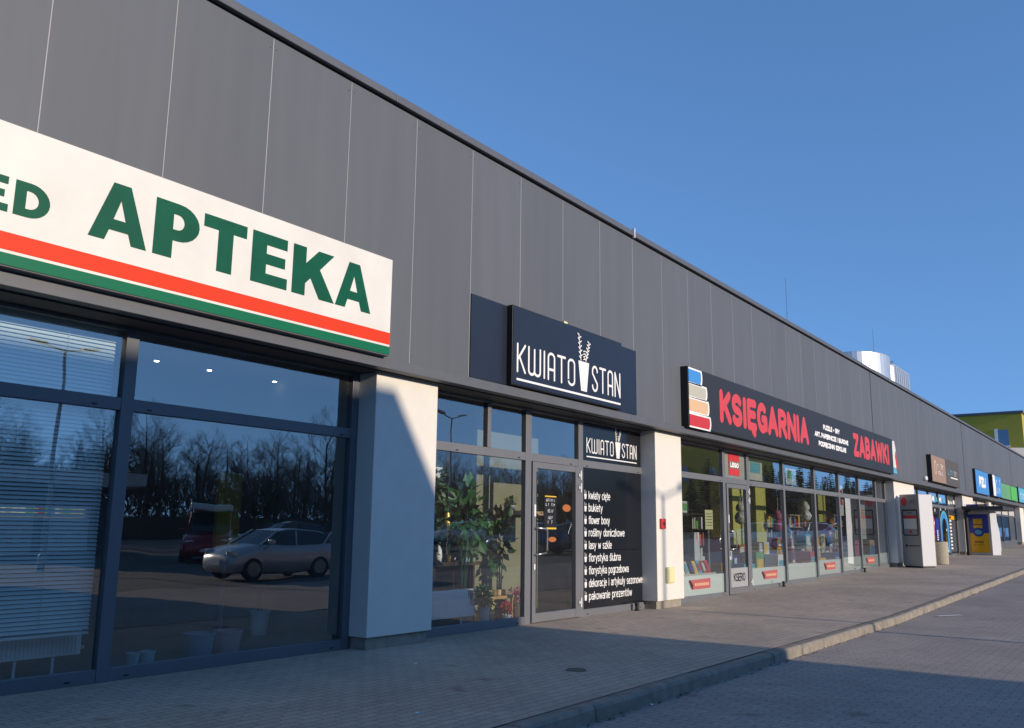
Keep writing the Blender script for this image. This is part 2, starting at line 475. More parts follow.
O_ = lambda w, h0, h1: arc(w / 2, (h0 + h1) / 2, w / 2, (h1 - h0) / 2, 90, 450, 22)
XH = 0.70
GL = {
    'A': (.62, [[(0, 0), (.31, 1), (.62, 0)], [(.11, .32), (.51, .32)]]),
    'B': (.52, [[(0, 0), (0, 1), (.26, 1)] + arc(.26, .76, .22, .24, 90, -90) + [(0, .52)], [(.24, .52)] + arc(.26, .26, .26, .26, 90, -90) + [(0, 0)]]),
    'C': (.55, [arc(.3, .5, .3, .5, 50, 310, 16)]),
    'D': (.56, [[(0, 0), (0, 1), (.22, 1)] + arc(.22, .5, .34, .5, 90, -90, 14) + [(0, 0)]]),
    'E': (.48, [[(.48, 1), (0, 1), (0, 0), (.48, 0)], [(0, .52), (.42, .52)]]),
    'F': (.48, [[(.48, 1), (0, 1), (0, 0)], [(0, .52), (.42, .52)]]),
    'G': (.58, [arc(.3, .5, .3, .5, 50, 340, 16), [(.34, .46), (.58, .46), (.58, .08)]]),
    'H': (.56, [[(0, 0), (0, 1)], [(.56, 0), (.56, 1)], [(0, .5), (.56, .5)]]),
    'I': (.06, [[(.03, 0), (.03, 1)]]),
    'J': (.4, [[(.4, 1), (.4, .22)] + arc(.2, .22, .2, .22, 0, -160)]),
    'K': (.54, [[(0, 0), (0, 1)], [(.52, 1), (.03, .42)], [(.19, .6), (.54, 0)]]),
    'L': (.44, [[(0, 1), (0, 0), (.44, 0)]]),
    'M': (.7, [[(0, 0), (0, 1)], [(0, 1), (.35, .25), (.7, 1)], [(.7, 1), (.7, 0)]]),
    'N': (.58, [[(0, 0), (0, 1)], [(0, 1), (.58, 0)], [(.58, 0), (.58, 1)]]),
    'O': (.62, [O_(.62, 0, 1)]),
    'P': (.52, [[(0, 0), (0, 1), (.26, 1)] + arc(.26, .72, .26, .28, 90, -90) + [(0, .44)]]),
    'R': (.54, [[(0, 0), (0, 1), (.26, 1)] + arc(.26, .74, .26, .26, 90, -90) + [(0, .48)], [(.24, .48), (.54, 0)]]),
    'S': (.5, [arc(.25, .75, .24, .25, 30, 250, 12) + arc(.25, .25, .25, .25, 80, -150, 12)]),
    'T': (.56, [[(0, 1), (.56, 1)], [(.28, 1), (.28, 0)]]),
    'U': (.56, [[(0, 1), (0, .28)] + arc(.28, .28, .28, .28, 180, 360) + [(.56, 1)]]),
    'W': (.84, [[(0, 1), (.2, 0)], [(.2, 0), (.42, .9)], [(.42, .9), (.64, 0)], [(.64, 0), (.84, 1)]]),
    'Y': (.58, [[(0, 1), (.29, .46), (.58, 1)], [(.29, .46), (.29, 0)]]),
    'Z': (.54, [[(0, 1), (.54, 1)], [(.54, 1), (0, 0)], [(0, 0), (.54, 0)]]),
    'a': (.42, [[(.05, .6)] + arc(.21, .5, .2, .2, 130, 0) + [(.41, 0)], [(.41, .4), (.2, .4)] + arc(.2, .2, .2, .2, 90, 270) + [(.41, .08)]]),
    'b': (.44, [[(0, 1), (0, 0)], O_(.44, 0, XH)]),
    'c': (.38, [arc(.22, .35, .22, .35, 50, 310, 14)]),
    'd': (.44, [[(.44, 1), (.44, 0)], O_(.44, 0, XH)]),
    'e': (.42, [[(.02, .37), (.42, .37)] + arc(.21, .35, .21, .35, 5, 310, 16)]),
    'f': (.28, [[(.1, 0), (.1, .82)] + arc(.26, .82, .16, .18, 180, 80), [(0, XH), (.28, XH)]]),
    'g': (.44, [O_(.44, 0, XH), [(.44, XH), (.44, -.1)] + arc(.22, -.1, .22, .18, 0, -150)]),
    'i': (.06, [[(.03, 0), (.03, XH)], [(.03, .88), (.03, .95)]]),
    'j': (.16, [[(.13, XH), (.13, -.12)] + arc(.0, -.12, .13, .15, 0, -70), [(.13, .88), (.13, .95)]]),
    'k': (.40, [[(0, 0), (0, 1)], [(.38, XH), (.02, .28)], [(.14, .42), (.40, 0)]]),
    'l': (.06, [[(.03, 0), (.03, 1)]]),
    'n': (.42, [[(0, 0), (0, XH)], [(0, .42)] + arc(.21, .47, .21, .23, 180, 0) + [(.42, 0)]]),
    'o': (.44, [O_(.44, 0, XH)]),
    'p': (.44, [[(0, XH), (0, -.3)], O_(.44, 0, XH)]),
    'r': (.26, [[(0, 0), (0, XH)], [(0, .42)] + arc(.2, .45, .2, .24, 180, 75)]),
    's': (.36, [arc(.18, .52, .17, .18, 30, 250, 10) + arc(.18, .175, .18, .175, 80, -150, 10)]),
    't': (.26, [[(.1, .95), (.1, .14)] + arc(.22, .14, .12, .14, 180, 280), [(0, XH), (.26, XH)]]),
    'u': (.42, [[(0, XH), (0, .23)] + arc(.21, .23, .21, .23, 180, 360), [(.42, XH), (.42, 0)]]),
    'w': (.6, [[(0, XH), (.15, 0)], [(.15, 0), (.3, .62)], [(.3, .62), (.45, 0)], [(.45, 0), (.6, XH)]]),
    'x': (.42, [[(0, XH), (.42, 0)], [(0, 0), (.42, XH)]]),
    'y': (.44, [[(0, XH), (.22, .05)], [(.44, XH), (.12, -.3)]]),
    'z': (.40, [[(0, XH), (.40, XH)], [(.40, XH), (0, 0)], [(0, 0), (.40, 0)]]),
    '-': (.3, [[(0, .45), (.3, .45)]]), '.': (.06, [[(.03, 0), (.03, .05)]]), ' ': (.28, []),
}
def _acc(base, extra):
    w, st = GL[base]; return (w, st + extra)
GL['Ę'] = _acc('E', [[(.40, 0), (.28, -.14), (.40, -.27)]])
GL['ę'] = _acc('e', [[(.30, .02), (.22, -.13), (.33, -.24)]])
GL['Ś'] = _acc('S', [[(.20, 1.12), (.34, 1.25)]])
GL['ś'] = _acc('s', [[(.14, .84), (.26, .98)]])
GL['ó'] = _acc('o', [[(.18, .84), (.30, .98)]])
GL['ł'] = (.16, [[(.08, 0), (.08, 1)], [(0, .40), (.16, .58)]])
# tall thin rounded letters of the florist's sign
KWG = dict(GL)
KWG['K'] = (.38, [[(0, 0), (0, 1)], [(.38, 1), (.04, .48)], [(.10, .54), (.38, 0)]])
KWG['W'] = (.60, [[(0, 1), (0, .14)] + arc(.15, .14, .15, .14, 180, 360, 8) + [(.30, .95)], [(.30, .14)] + arc(.45, .14, .15, .14, 180, 360, 8) + [(.60, 1)]])
KWG['A'] = (.34, [[(0, 0), (0, .84)] + arc(.17, .84, .17, .16, 180, 0, 8) + [(.34, 0)], [(0, .38), (.34, .38)]])
KWG['O'] = (.36, [[(0, .18), (0, .84)] + arc(.18, .84, .18, .16, 180, 0, 8) + [(.36, .16)] + arc(.18, .16, .18, .16, 0, -180, 8)])
KWG['T'] = (.42, [[(0, 1), (.42, 1)], [(.21, 1), (.21, 0)]])
KWG['S'] = (.34, [arc(.17, .80, .17, .20, 0, 180, 8) + [(0, .70), (.34, .30)] + arc(.17, .20, .17, .20, 0, -180, 8)])
KWG['N'] = (.38, [[(0, 0), (0, 1)], [(0, 1), (.38, 0)], [(.38, 0), (.38, 1)]])


def stroke_strip(mb, pts, hw, y, caps=True):
    P = [Vector((p[0], p[1])) for p in pts]
    Q = [P[0]]
    for p in P[1:]:
        if (p - Q[-1]).length > 1e-6: Q.append(p)
    if len(Q) < 2: return y
    # break at sharp corners
    runs = [[Q[0]]]
    for i in range(1, len(Q)):
        runs[-1].append(Q[i])
        if i < len(Q) - 1:
            d1 = (Q[i] - Q[i - 1]).normalized(); d2 = (Q[i + 1] - Q[i]).normalized()
            if d1.dot(d2) < 0.45: runs.append([Q[i]])
    for run in runs:
        n = len(run); Lp = []; Rp = []
        closed = (run[0] - run[-1]).length < 1e-4 and n > 4
        for i in range(n):
            if closed and i in (0, n - 1): da, db = (run[-1] - run[-2]).normalized(), (run[1] - run[0]).normalized()
            else:
                da = (run[i] - run[i - 1]).normalized() if i > 0 else (run[1] - run[0]).normalized()
                db = (run[i + 1] - run[i]).normalized() if i < n - 1 else da
            t = (da + db).normalized(); nn = Vector((-t.y, t.x))
            k = hw / max(0.5, nn.dot(Vector((-da.y, da.x))))
            Lp.append(run[i] + nn * k); Rp.append(run[i] - nn * k)
        vs = [(p.x, y, p.y) for p in Lp] + [(p.x, y, p.y) for p in Rp]
        fs = [(n + i, n + i + 1, i + 1, i) for i in range(n - 1)]
        if caps and not closed:
            for end in (0, n - 1):
                d = (run[0] - run[1]) if end == 0 else (run[-1] - run[-2])
                d.normalize(); nn = Vector((-d.y, d.x)); o = len(vs)
                c = run[end]
                arcp = [c + nn * hw * math.cos(a) + d * hw * math.sin(a) for a in [math.pi * j / 6 for j in range(7)]]
                vs += [(p.x, y, p.y) for p in arcp]
                fs.append(tuple(o + j for j in reversed(range(7))))
        mb.add(vs, fs)
        y -= 0.0003
    return y


def text(mb, s, x0, x1, z0, z1, hw, y, glyphs=GL, gap=0.16, fit=True, caps=True):
    """letters between x0 and x1, baseline z0, cap line z1; hw = half the stroke's width"""
    mb.flat = True
    tot = 0
    for c in s: tot += glyphs[c][0] + gap
    tot -= gap
    sx = (x1 - x0 - 2 * hw) / tot
    sz = (z1 - z0 - 2 * hw)
    x = x0 + hw
    if not fit: sx = sz
    for c in s:
        w, st = glyphs[c]
        yy = y
        for pl in st:
            yy = stroke_strip(mb, [(x + p[0] * sx, z0 + hw + p[1] * sz) for p in pl], hw, yy, caps)
        x += (w + gap) * sx
    return mb


def marks(mb, x0, x1, z0, z1, n, y, seed=1):
    """a line of writing too small to be read: n little upright marks"""
    mb.flat = True
    q = random.Random(seed); w = (x1 - x0) / n
    for i in range(n):
        if q.random() < .12: continue
        a = x0 + w * i; b = a + w * q.uniform(.5, .82); h = (z1 - z0) * q.uniform(.7, 1)
        t = (b - a) * .3
        k = q.randint(0, 2)
        if k == 0: mb.poly_xz([(a, z0), (a + t, z0), (a + t, z0 + h - t), (b, z0 + h - t), (b, z0 + h), (a, z0 + h)], y)
        elif k == 1: mb.poly_xz([(a, z0), (b, z0), (b, z0 + t), (a + t, z0 + t), (a + t, z0 + h), (a, z0 + h)], y)
        else: mb.poly_xz([(a, z0), (a + t, z0), (b, z0 + h), (b - t, z0 + h)], y)
    return mb


# ================================================================== SETTING
def sloped_sheet(name, x0, x1, y0, y1, dz, m, step=4.0):
    mb = MB(); mb.flat = True
    xs = [x0]
    for k in (12.0, 64.0):
        if x0 < k < x1: xs.append(k)
    xs.append(x1)
    for a, b in zip(xs[:-1], xs[1:]):
        mb.quad((a, y0, gz(a) + dz), (b, y0, gz(b) + dz), (b, y1, gz(b) + dz), (a, y1, gz(a) + dz))
    o = mb.build(name, m)
    return tag(o, kind='structure')

mb = MB(); mb.flat = True
mb.quad((-900, -900, -0.16), (1200, -900, -0.16), (1200, 900, -0.16), (-900, 900, -0.16))
tag(mb.build('ground', mat('far_ground', (0.12, 0.12, 0.09), 0.95, var=0.3, vscale=0.05)), kind='structure')
M_PAVE = paving('pavement_blocks', (0.56, 0.46, 0.365), (0.485, 0.40, 0.322), (0.31, 0.255, 0.21), 0.2, 0.1, 0.0, 0.5, 0.28)
M_ROAD = paving('road_blocks', (0.42, 0.365, 0.32), (0.37, 0.325, 0.29), (0.235, 0.205, 0.185), 0.2, 0.1, R(90), 0.5, 0.28)
sloped_sheet('pavement', -40, 130, -3.30, 0.52, 0.0, M_PAVE)
sloped_sheet('road', -60, 150, -11, -3.46, -0.12, M_ROAD)
sloped_sheet('car_park', -60, 150, -58, -11, -0.12, mat('worn_asphalt', (0.12, 0.11, 0.10), 0.9, var=0.25, vscale=1.5, bump=0.3, bscale=90))

# kerb: one-metre stones with a chamfered edge and open joints
mb = MB()
xk = -20.0
while xk < 110:
    a, b = xk + 0.004, xk + 0.996
    j = rnd.uniform(-0.004, 0.004); jz = rnd.uniform(-0.004, 0.003)
    for (xa, xb) in ((a, b),):
        vs = []
        for x in (xa, xb):
            g = gz(x) + jz
            vs += [(x, -3.322, g - 0.2), (x, -3.322, g + 0.002), (x, -3.425 + j, g + 0.002), (x, -3.445 + j, g - 0.006), (x, -3.462 + j, g - 0.028), (x, -3.475 + j, g - 0.2)]
        n = 6
        mb.add(vs, [tuple(range(n)), tuple(reversed(range(n, 2 * n)))] + [(i, (i + 1) % n, (i + 1) % n + n, i + n) for i in range(n)])
    xk += 1.0
tag(mb.build('kerb', MT['kerb']), kind='structure')

# bits of dirt, dry leaves and paper lying in the gutter
mb = MB(); mb.flat = True
for i in range(420):
    x = rnd.uniform(0.5, 30); g = gz(x)
    yy = -3.485 - abs(rnd.gauss(0, 0.035)); s = rnd.uniform(0.006, 0.03)
    a = rnd.uniform(0, 6.28); h = 0.004 + rnd.random() * 0.008
    mb.use(MT['paper'] if i % 40 == 0 else MT['litter'])
    p = [(x + s * math.cos(a + t), yy + s * 0.6 * math.sin(a + t), g - 0.12 + h + (0.006 if t > 3 else 0)) for t in (0, 1.6, 3.1, 4.7)]
    mb.quad(*p)
tag(mb.build('gutter_litter'), 'dirt and dry leaves gathered along the kerb foot', 'litter', kind='stuff')

for i, (px, py, nm, lb) in enumerate([(2.68, -0.93, 'paper_scrap', 'tiny white paper scrap on the shaded paving in front of the florist'),
                                      (0.85, -2.6, 'paper_scrap', 'tiny white paper scrap on the shaded paving below the pharmacy window'),
                                      ]):
    mb = MB(); mb.box(px, px + 0.035, py, py + 0.022, 0.002, 0.014)
    tag(mb.build(nm, MT['paper'], bevel=0.003), lb, 'litter')
mb = MB(); mb.flat = True
st_p = [(3.45 + (.11 + .012 * math.sin(3 * a + 1) + .006 * math.sin(7 * a)) * math.cos(a) * 1.1, -2.38 + (.09 + .012 * math.sin(2 * a) + .006 * math.sin(5 * a + 2)) * math.sin(a) * 1.2, .004) for a in [6.283 * q / 40 for q in range(40)]]
mb.add(st_p, [tuple(range(40))])
tag(mb.build('pavement_stain', mat('oil_stain', (0.12, 0.095, 0.08), 0.8, var=0.35, vscale=14)), kind='structure')
mb = MB(); mb.flat = True
gx = gz(13.9) - 0.12 + 0.006
mb.quad((13.55, -3.80, gx), (14.1, -4.10, gx + 0.004), (14.14, -4.02, gx + 0.004), (13.59, -3.72, gx))
tag(mb.build('painted_dash', MT['paper']), kind='structure')

# ================================================================== THE SHOP BUILDING
XB0, XB1 = -9.0, 96.0
PW = 1.15
bld = thing('shop_building', 'long single storey shopping row clad in dark grey metal panels', 'building', (0, 0, 0))
ZC0, ZC1 = 3.33, 6.53
mb = MB()
k0, k1 = math.floor(XB0 / PW), math.ceil(XB1 / PW)
DARKJ = {22, 36, 50, 64}
for k in range(k0, k1):
    a, b = k * PW, (k + 1) * PW
    ga = 0.03 if k in DARKJ else 0.006
    gb = 0.03 if (k + 1) in DARKJ else 0.006
    t = rnd.uniform(-0.0015, 0.0015)
    mb.use(MT[rnd.choice(['clad', 'clad', 'clad_b', 'clad_c'])]); mb.box(a + ga, b - gb, t, 0.10, ZC0, ZC1)
    if k in DARKJ: mb.use(MT['gap']).box(a - 0.029, a + 0.029, 0.03, 0.09, ZC0 + 0.002, ZC1 - 0.002)
    else: mb.use(MT['seam']).box(a - 0.0045, a + 0.0045, -0.0005, 0.09, ZC0 + 0.004, ZC1 - 0.004)
mb.build('cladding', parent=bld, bevel=0)
mb = MB()
for k in range(k0, 30):
    for z in (ZC0 + .10, ZC1 - .12):
        for f in (.04, PW - .04): mb.box(k * PW + f - .006, k * PW + f + .006, -.006, .001, z - .006, z + .006)
sc_ = mb.build('fixing', MT['ledge'], bld); sc_['kind'] = 'stuff'
mb = MB(); mb.box(XB0, XB1, 0.02, 0.3, ZC1 + 0.001, ZC1 + 0.034); mb.build('shadow_gap', MT['gap'], bld)
mb = MB()
xk = XB0
while xk < XB1:
    mb.box(xk + 0.002, min(xk + 3.0, XB1) - 0.002, -0.055, 0.42, ZC1 + 0.035, ZC1 + 0.135); xk += 3.0
mb.build('roof_cap', MT['cap'], bld, bevel=0.008)
mb = MB()
xk = XB0
while xk < XB1:
    mb.box(xk + 0.0015, min(xk + 6.0, XB1) - 0.0015, -0.055, 0.098, 3.20, ZC0 - 0.004); xk += 6.0
mb.build('drip_ledge', MT['ledge'], bld, bevel=0.006)
mb = MB(); mb.box(XB0, XB1, 0.1, 0.55, 3.185, 3.30); mb.build('soffit', MT['soffit'], bld)
mb = MB(); mb.box(XB0, XB1, 0.12, 26, 6.2, 6.4); mb.build('roof', MT['gwall'], bld)
mb = MB(); mb.box(XB0, XB1, 25.7, 26, -0.1, 6.2); mb.box(XB0, XB0 + .2, .56, 25.69, -.1, 6.19); mb.box(XB1 - .2, XB1, .56, 25.69, -.1, 6.19)
mb.build('rear_wall', MT['gwall'], bld)
# upper wall behind the cladding
mb = MB(); mb.box(XB0, XB1, 0.12, 0.3, 3.31, 6.19); mb.build('backing_wall', MT['darkgap'], bld)

# piers
PIERS = [(-6.2, -4.0), (3.06, 4.17), (10.26, 11.35), (28.2, 31.3), (41.2, 44.0), (61.5, 63.5), (78, 80)]
for a, b in PIERS:
    g = gz(a)
    mb = MB(); mb.box(a, b, 0.15, 0.58, g + 0.14, 3.184)
    p = mb.build('pier', MT['render'], bld, bevel=0.006)
    mb = MB(); mb.box(a + 0.04, b - 0.04, 0.20, 0.57, g - 0.05, g + 0.139)
    mb.build('plinth', MT['plinth'], p)

rs_ = random.Random(77)
# rooms
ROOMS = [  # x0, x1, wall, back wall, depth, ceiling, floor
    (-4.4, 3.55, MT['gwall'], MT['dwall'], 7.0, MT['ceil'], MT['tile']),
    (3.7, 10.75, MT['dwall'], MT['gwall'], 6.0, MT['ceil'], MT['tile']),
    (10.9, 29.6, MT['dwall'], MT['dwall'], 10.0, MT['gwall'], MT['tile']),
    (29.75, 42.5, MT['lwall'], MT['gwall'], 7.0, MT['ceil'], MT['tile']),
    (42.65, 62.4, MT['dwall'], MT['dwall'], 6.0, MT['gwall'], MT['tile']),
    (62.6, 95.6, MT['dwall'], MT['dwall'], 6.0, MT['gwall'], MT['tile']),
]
for (a, b, mw, mk, dp, mc, mf) in ROOMS:
    g = gz(a)
    mb = MB()
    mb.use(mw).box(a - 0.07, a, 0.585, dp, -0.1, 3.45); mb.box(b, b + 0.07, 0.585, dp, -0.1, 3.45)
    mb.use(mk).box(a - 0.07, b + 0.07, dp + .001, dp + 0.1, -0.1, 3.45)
    mb.build('room_wall', parent=bld)
    mb = MB(); mb.box(a, b, 0.585, dp, 3.46, 3.52); mb.build('room_ceiling', mc, bld)
    mb = MB(); mb.add([(a, .5, gz(a) + .012), (b, .5, gz(b) + .012), (b, dp, gz(b) + .012), (a, dp, gz(a) + .012)], [(0, 1, 2, 3)])
    mb.build('room_floor', mf, bld)

GY0, GY1, GYP = 0.43, 0.51, 0.475


def frame_bars(mb, verts, horiz, y0=GY0, y1=GY1):
    for x0, x1, z0, z1 in verts: mb.box(x0, x1, y0, y1, z0, z1)
    for x0, x1, z0, z1 in horiz: mb.box(x0 + .0005, x1 - .0005, y0 + 0.004, y1 - 0.004, z0, z1)
    return mb


def pane(x0, x1, z0, z1, y=GYP, m=None):
    mb = MB(); mb.flat = True
    mb.quad((x0, y, z0), (x1, y, z0), (x1, y, z1), (x0, y, z1))
    return mb.build('window_pane', m or MT['glass'], bld)


# --- pharmacy front
fr = MB()
frame_bars(fr, [(-4.0, -3.88, 0, 3.184), (-2.95, -2.83, 0, 3.184), (0.055, 0.18, 0, 3.184), (2.95, 3.058, 0, 3.184)],
           [h for a, b in ((-3.88, -2.95), (-2.83, 0.055), (0.18, 2.95)) for h in ((a, b, 0.0, 0.115), (a, b, 2.40, 2.515), (a, b, 3.15, 3.184))])
fo = fr.build('shopfront_frame', MT['frame'], bld, bevel=0.004)
for x in (-0.22, 0.32, -2.7, 2.78):
    for z in (2.425, .03): MB().box(x, x + 0.045, GY0 - 0.004, GY0 + 0.003, z, z + .012).build('drain_cap', MT['black'], fo)
for a, b in ((-3.88, -2.95), (-2.83, 0.055), (0.18, 2.95)):
    pane(a, b, 0.115, 2.40, m=MT['glass2']); pane(a, b, 2.515, 3.15, m=MT['glass2'])

# --- florist front
fr = MB()
frame_bars(fr, [(4.172, 4.26, 0, 3.184), (6.55, 6.70, 0, 3.184), (8.06, 8.20, 0, 3.184), (10.32, 10.42, 0, 3.184), (5.60, 5.68, 2.511, 3.149)],
           [(4.26, 6.55, 0, 0.115), (8.20, 10.32, 0, 0.115), (4.26, 6.55, 2.39, 2.51), (6.70, 8.06, 2.39, 2.51), (8.20, 10.32, 2.39, 2.51),
            (4.26, 6.55, 3.15, 3.184), (6.70, 8.06, 3.15, 3.184), (8.20, 10.32, 3.15, 3.184)])
fo = fr.build('shopfront_frame', MT['frame_l'], bld, bevel=0.004)
for x, z in ((6.35, 2.41), (6.35, .03), (8.3, 2.41), (8.3, .03), (10.1, 2.41), (10.1, .03), (4.9, 2.41), (7.8, 2.41)):
    MB().box(x, x + 0.05, GY0 - 0.003, GY0 + 0.006, z, z + 0.014).build('drain_cap', MT['black'], fo)
pane(4.26, 6.55, 0.115, 2.39)
pane(4.26, 5.60, 2.511, 3.15, m=MT['glass2']); pane(5.68, 6.55, 2.511, 3.15, m=MT['glass2']); pane(6.70, 8.06, 2.511, 3.15, m=MT['glass2'])


def door(x0, x1, z0, z1, film_z=None, m=None):
    """glazed aluminium door: leaf with stiles and rails, pane, bow handle, lock plate, hinges"""
    st = 0.095
    mb = MB()
    y0, y1 = 0.415, 0.485
    mb.box(x0, x0 + st, y0, y1, z0, z1); mb.box(x1 - st, x1, y0, y1, z0, z1)
    mb.box(x0 + st + .0005, x1 - st - .0005, y0 + .003, y1 - .003, z0, z0 + 0.13); mb.box(x0 + st + .0005, x1 - st - .0005, y0 + .003, y1 - .003, z1 - 0.095, z1)
    d = mb.build('door', m or MT['frame_l'], bld, bevel=0.004)
    mb = MB(); mb.flat = True
    mb.quad((x0 + st, 0.455, z0 + .13), (x1 - st, 0.455, z0 + .13), (x1 - st, 0.455, z1 - .095), (x0 + st, 0.455, z1 - .095))
    mb.build('door_pane', MT['glass'], d)
    hx = x0 + 0.05
    mb = MB(); mb.tube([(hx, y0, 1.0), (hx, y0 - .065, 1.0), (hx + .2, y0 - .08, 1.02), (hx + .23, y0 - .08, 1.06), (hx + .23, y0 - .08, 1.34), (hx + .2, y0 - .08, 1.38), (hx, y0 - .065, 1.39), (hx, y0, 1.39)], 0.013, 10)
    mb.build('handle', MT['steel'], d, smooth=True)
    mb = MB(); mb.box(hx - .02, hx + .025, y0 - .012, y0 + .001, 1.56, 1.74); mb.build('lock_plate', MT['wplastic'], d, bevel=0.003)
    mb = MB(); mb.box(hx - .015, hx + .02, y0 - .01, y0 + .001, 0.78, 0.86); mb.build('lock_plate', MT['wplastic'], d, bevel=0.003)
    mb = MB()
    for zz in (z0 + 0.2, z1 - 0.36, z1 - 0.16):
        mb.box(x1 - .03, x1 + .05, y0 - .028, y0 - .001, zz, zz + .045); mb.tube([(x1 + .008, y0 - .035, zz - .05), (x1 + .008, y0 - .035, zz + .095)], 0.014, 10)
    mb.build('hinge', MT['wplastic'], d)
    return d


d1 = door(6.72, 8.04, 0.015, 2.385)
# opening hours and oval stickers on the door
mb = MB(); mb.box(7.08, 7.42, 0.447, 0.4535, 1.36, 1.86); st = mb.build('hours_sticker', MT['black'], d1)
mb = MB(); mb.flat = True
for q, (a, b, c, d_) in enumerate(((7.13, 7.38, 1.80, 1.845), (7.12, 7.38, 1.73, 1.775), (7.18, 7.34, 1.63, 1.69), (7.18, 7.32, 1.53, 1.58), (7.18, 7.32, 1.46, 1.51))): marks(mb, a, b, c, d_, 8 if q < 2 else 4, .4455, q)
mb.build('lettering', MT['white'], st)
mb = MB(); mb.box(7.09, 7.41, .4425, .4465, 1.868, 1.885); mb.box(7.13, 7.41, .4425, .4465, 1.375, 1.40); mb.build('stripe', MT['yellow'], st)
mb = MB(); mb.lathe([(0.16, 0), (0.16, 0.004)], 0, 0, 0, 24)
mb.v = [(7.72 + p[0] * 0.75, 0.452 - p[2], 1.71 + p[1] * 0.36) for p in mb.v]
mb.build('oval_sticker', MT['orange'], d1)
mb = MB(); mb.lathe([(0.13, 0), (0.13, 0.004)], 0, 0, 0, 24)
mb.v = [(7.31 + p[0] * 0.85, 0.452 - p[2], 1.22 + p[1] * 0.3) for p in mb.v]
mb.build('oval_sticker', MT['orange'], d1)

# black film panels with the price list and the small logo


def kw_logo(mb, x0, x1, z0, z1, y, hw, parent_pot=True):
    """KWIATO + flower pot + STAN over an underline, letters z0..z1"""
    L = x1 - x0
    text(mb, 'KWIATO', x0, x0 + L * 0.520, z0, z1, hw, y, KWG, 0.19)
    text(mb, 'STAN', x0 + L * 0.690, x1, z0, z1, hw, y, KWG, 0.20)
    h = z1 - z0
    cx = x0 + L * 0.608
    mb.poly_xz([(cx - L * .030, z0 - h * .08), (cx + L * .028, z0 - h * .08), (cx + L * .052, z1 + h * .02), (cx - L * .056, z1 + h * .02)], y - .001)
    # two spiky stems
    for sx, tx, top in ((-.03, -.052, .98), (.018, .052, .78)):
        pts = [(cx + L * (sx + (tx - sx) * t), z1 + h * .04 + h * top * t) for t in (0, .25, .5, .75, 1)]
        yy = stroke_strip(mb, pts, hw * .55, y - .002, False)
        for i in range(11):
            t = .08 + .085 * i
            bx = cx + L * (sx + (tx - sx) * t); bz = z1 + h * .04 + h * top * t
            dx = (1 if i % 2 else -1) * L * .017
            yy = stroke_strip(mb, [(bx, bz), (bx + dx, bz + h * .075)], hw * .5, yy - .0003, False)
    yy = y - .009
    for i in range(4):
        zz = z1 + h * (.09 + .1 * i)
        yy = stroke_strip(mb, [(cx - L * .012, zz), (cx + L * .008, zz + h * .04)], hw * .45, yy - .0003, False)
    mb.quad((x0, y, z0 - h * .22 - hw), (x1, y, z0 - h * .22 - hw), (x1, y, z0 - h * .22 + hw * .7), (x0, y, z0 - h * .22 + hw * .7))
    return mb


mb = MB(); mb.box(8.20, 10.32, 0.452, 0.488, 2.511, 3.149); wf = mb.build('film_panel', MT['film'], bld)
mb = MB(); mb.flat = True; kw_logo(mb, 8.34, 10.10, 2.64, 2.90, 0.449, 0.0115); mb.build('lettering', MT['white'], wf)
mb = MB(); mb.box(8.20, 10.32, 0.452, 0.488, 0.116, 1.040); mb.box(8.20, 10.32, 0.452, 0.488, 1.046, 2.389); wf = mb.build('film_panel', MT['film'], bld)
LIST = [('kwiaty cięte', 9.12), ('bukiety', 8.86), ('flower boxy', 9.10), ('rośliny doniczkowe', 9.62), ('lasy w szkle', 9.16), ('florystyka ślubna', 9.47), ('florystyka pogrzebowa', 9.75),
        ('dekoracje i artykuły sezonowe', 10.26), ('pakowanie prezentów', 9.86)]
mb = MB(); mb.flat = True
for i, (s, xe) in enumerate(LIST):
    zb = 1.875 - 0.2035 * i
    text(mb, s, 8.40, xe, zb, zb + 0.135, 0.0082, 0.449)
    # small pot bullet
    mb.poly_xz([(8.275, zb), (8.325, zb), (8.34, zb + .085), (8.262, zb + .085)], .4492)
    stroke_strip(mb, [(8.285, zb + .09), (8.275, zb + .15)], .005, .448, False); stroke_strip(mb, [(8.31, zb + .09), (8.322, zb + .13)], .005, .4476, False)
mb.build('lettering', MT['white'], wf)

# --- bookshop front
MU = [(11.352, 11.45), (14.02, 14.16), (15.42, 15.56), (17.86, 17.98), (20.34, 20.46), (22.64, 22.76), (24.79, 24.91), (26.84, 26.96), (28.08, 28.198)]
fr = MB()
vv = [(a, b, gz(a) - .03, 3.184) for a, b in MU]
hh = []
for (a0, b0), (a1, b1) in zip(MU[:-1], MU[1:]):
    g = gz(b0)
    hh += [(b0, a1, 2.43, 2.55), (b0, a1, 3.15, 3.184)]
    if not (14 < b0 < 15): hh.append((b0, a1, g - .03, g + 0.11))
frame_bars(fr, vv, hh)
fo = fr.build('shopfront_frame', MT['frame_l'], bld, bevel=0.004)
for x in (13.85, 15.62, 17.72, 18.05, 20.2, 22.5, 24.7):
    for z in (gz(x) + .03, 2.45): MB().box(x, x + .05, GY0 - .003, GY0 + .006, z, z + .015).build('drain_cap', MT['black'], fo)
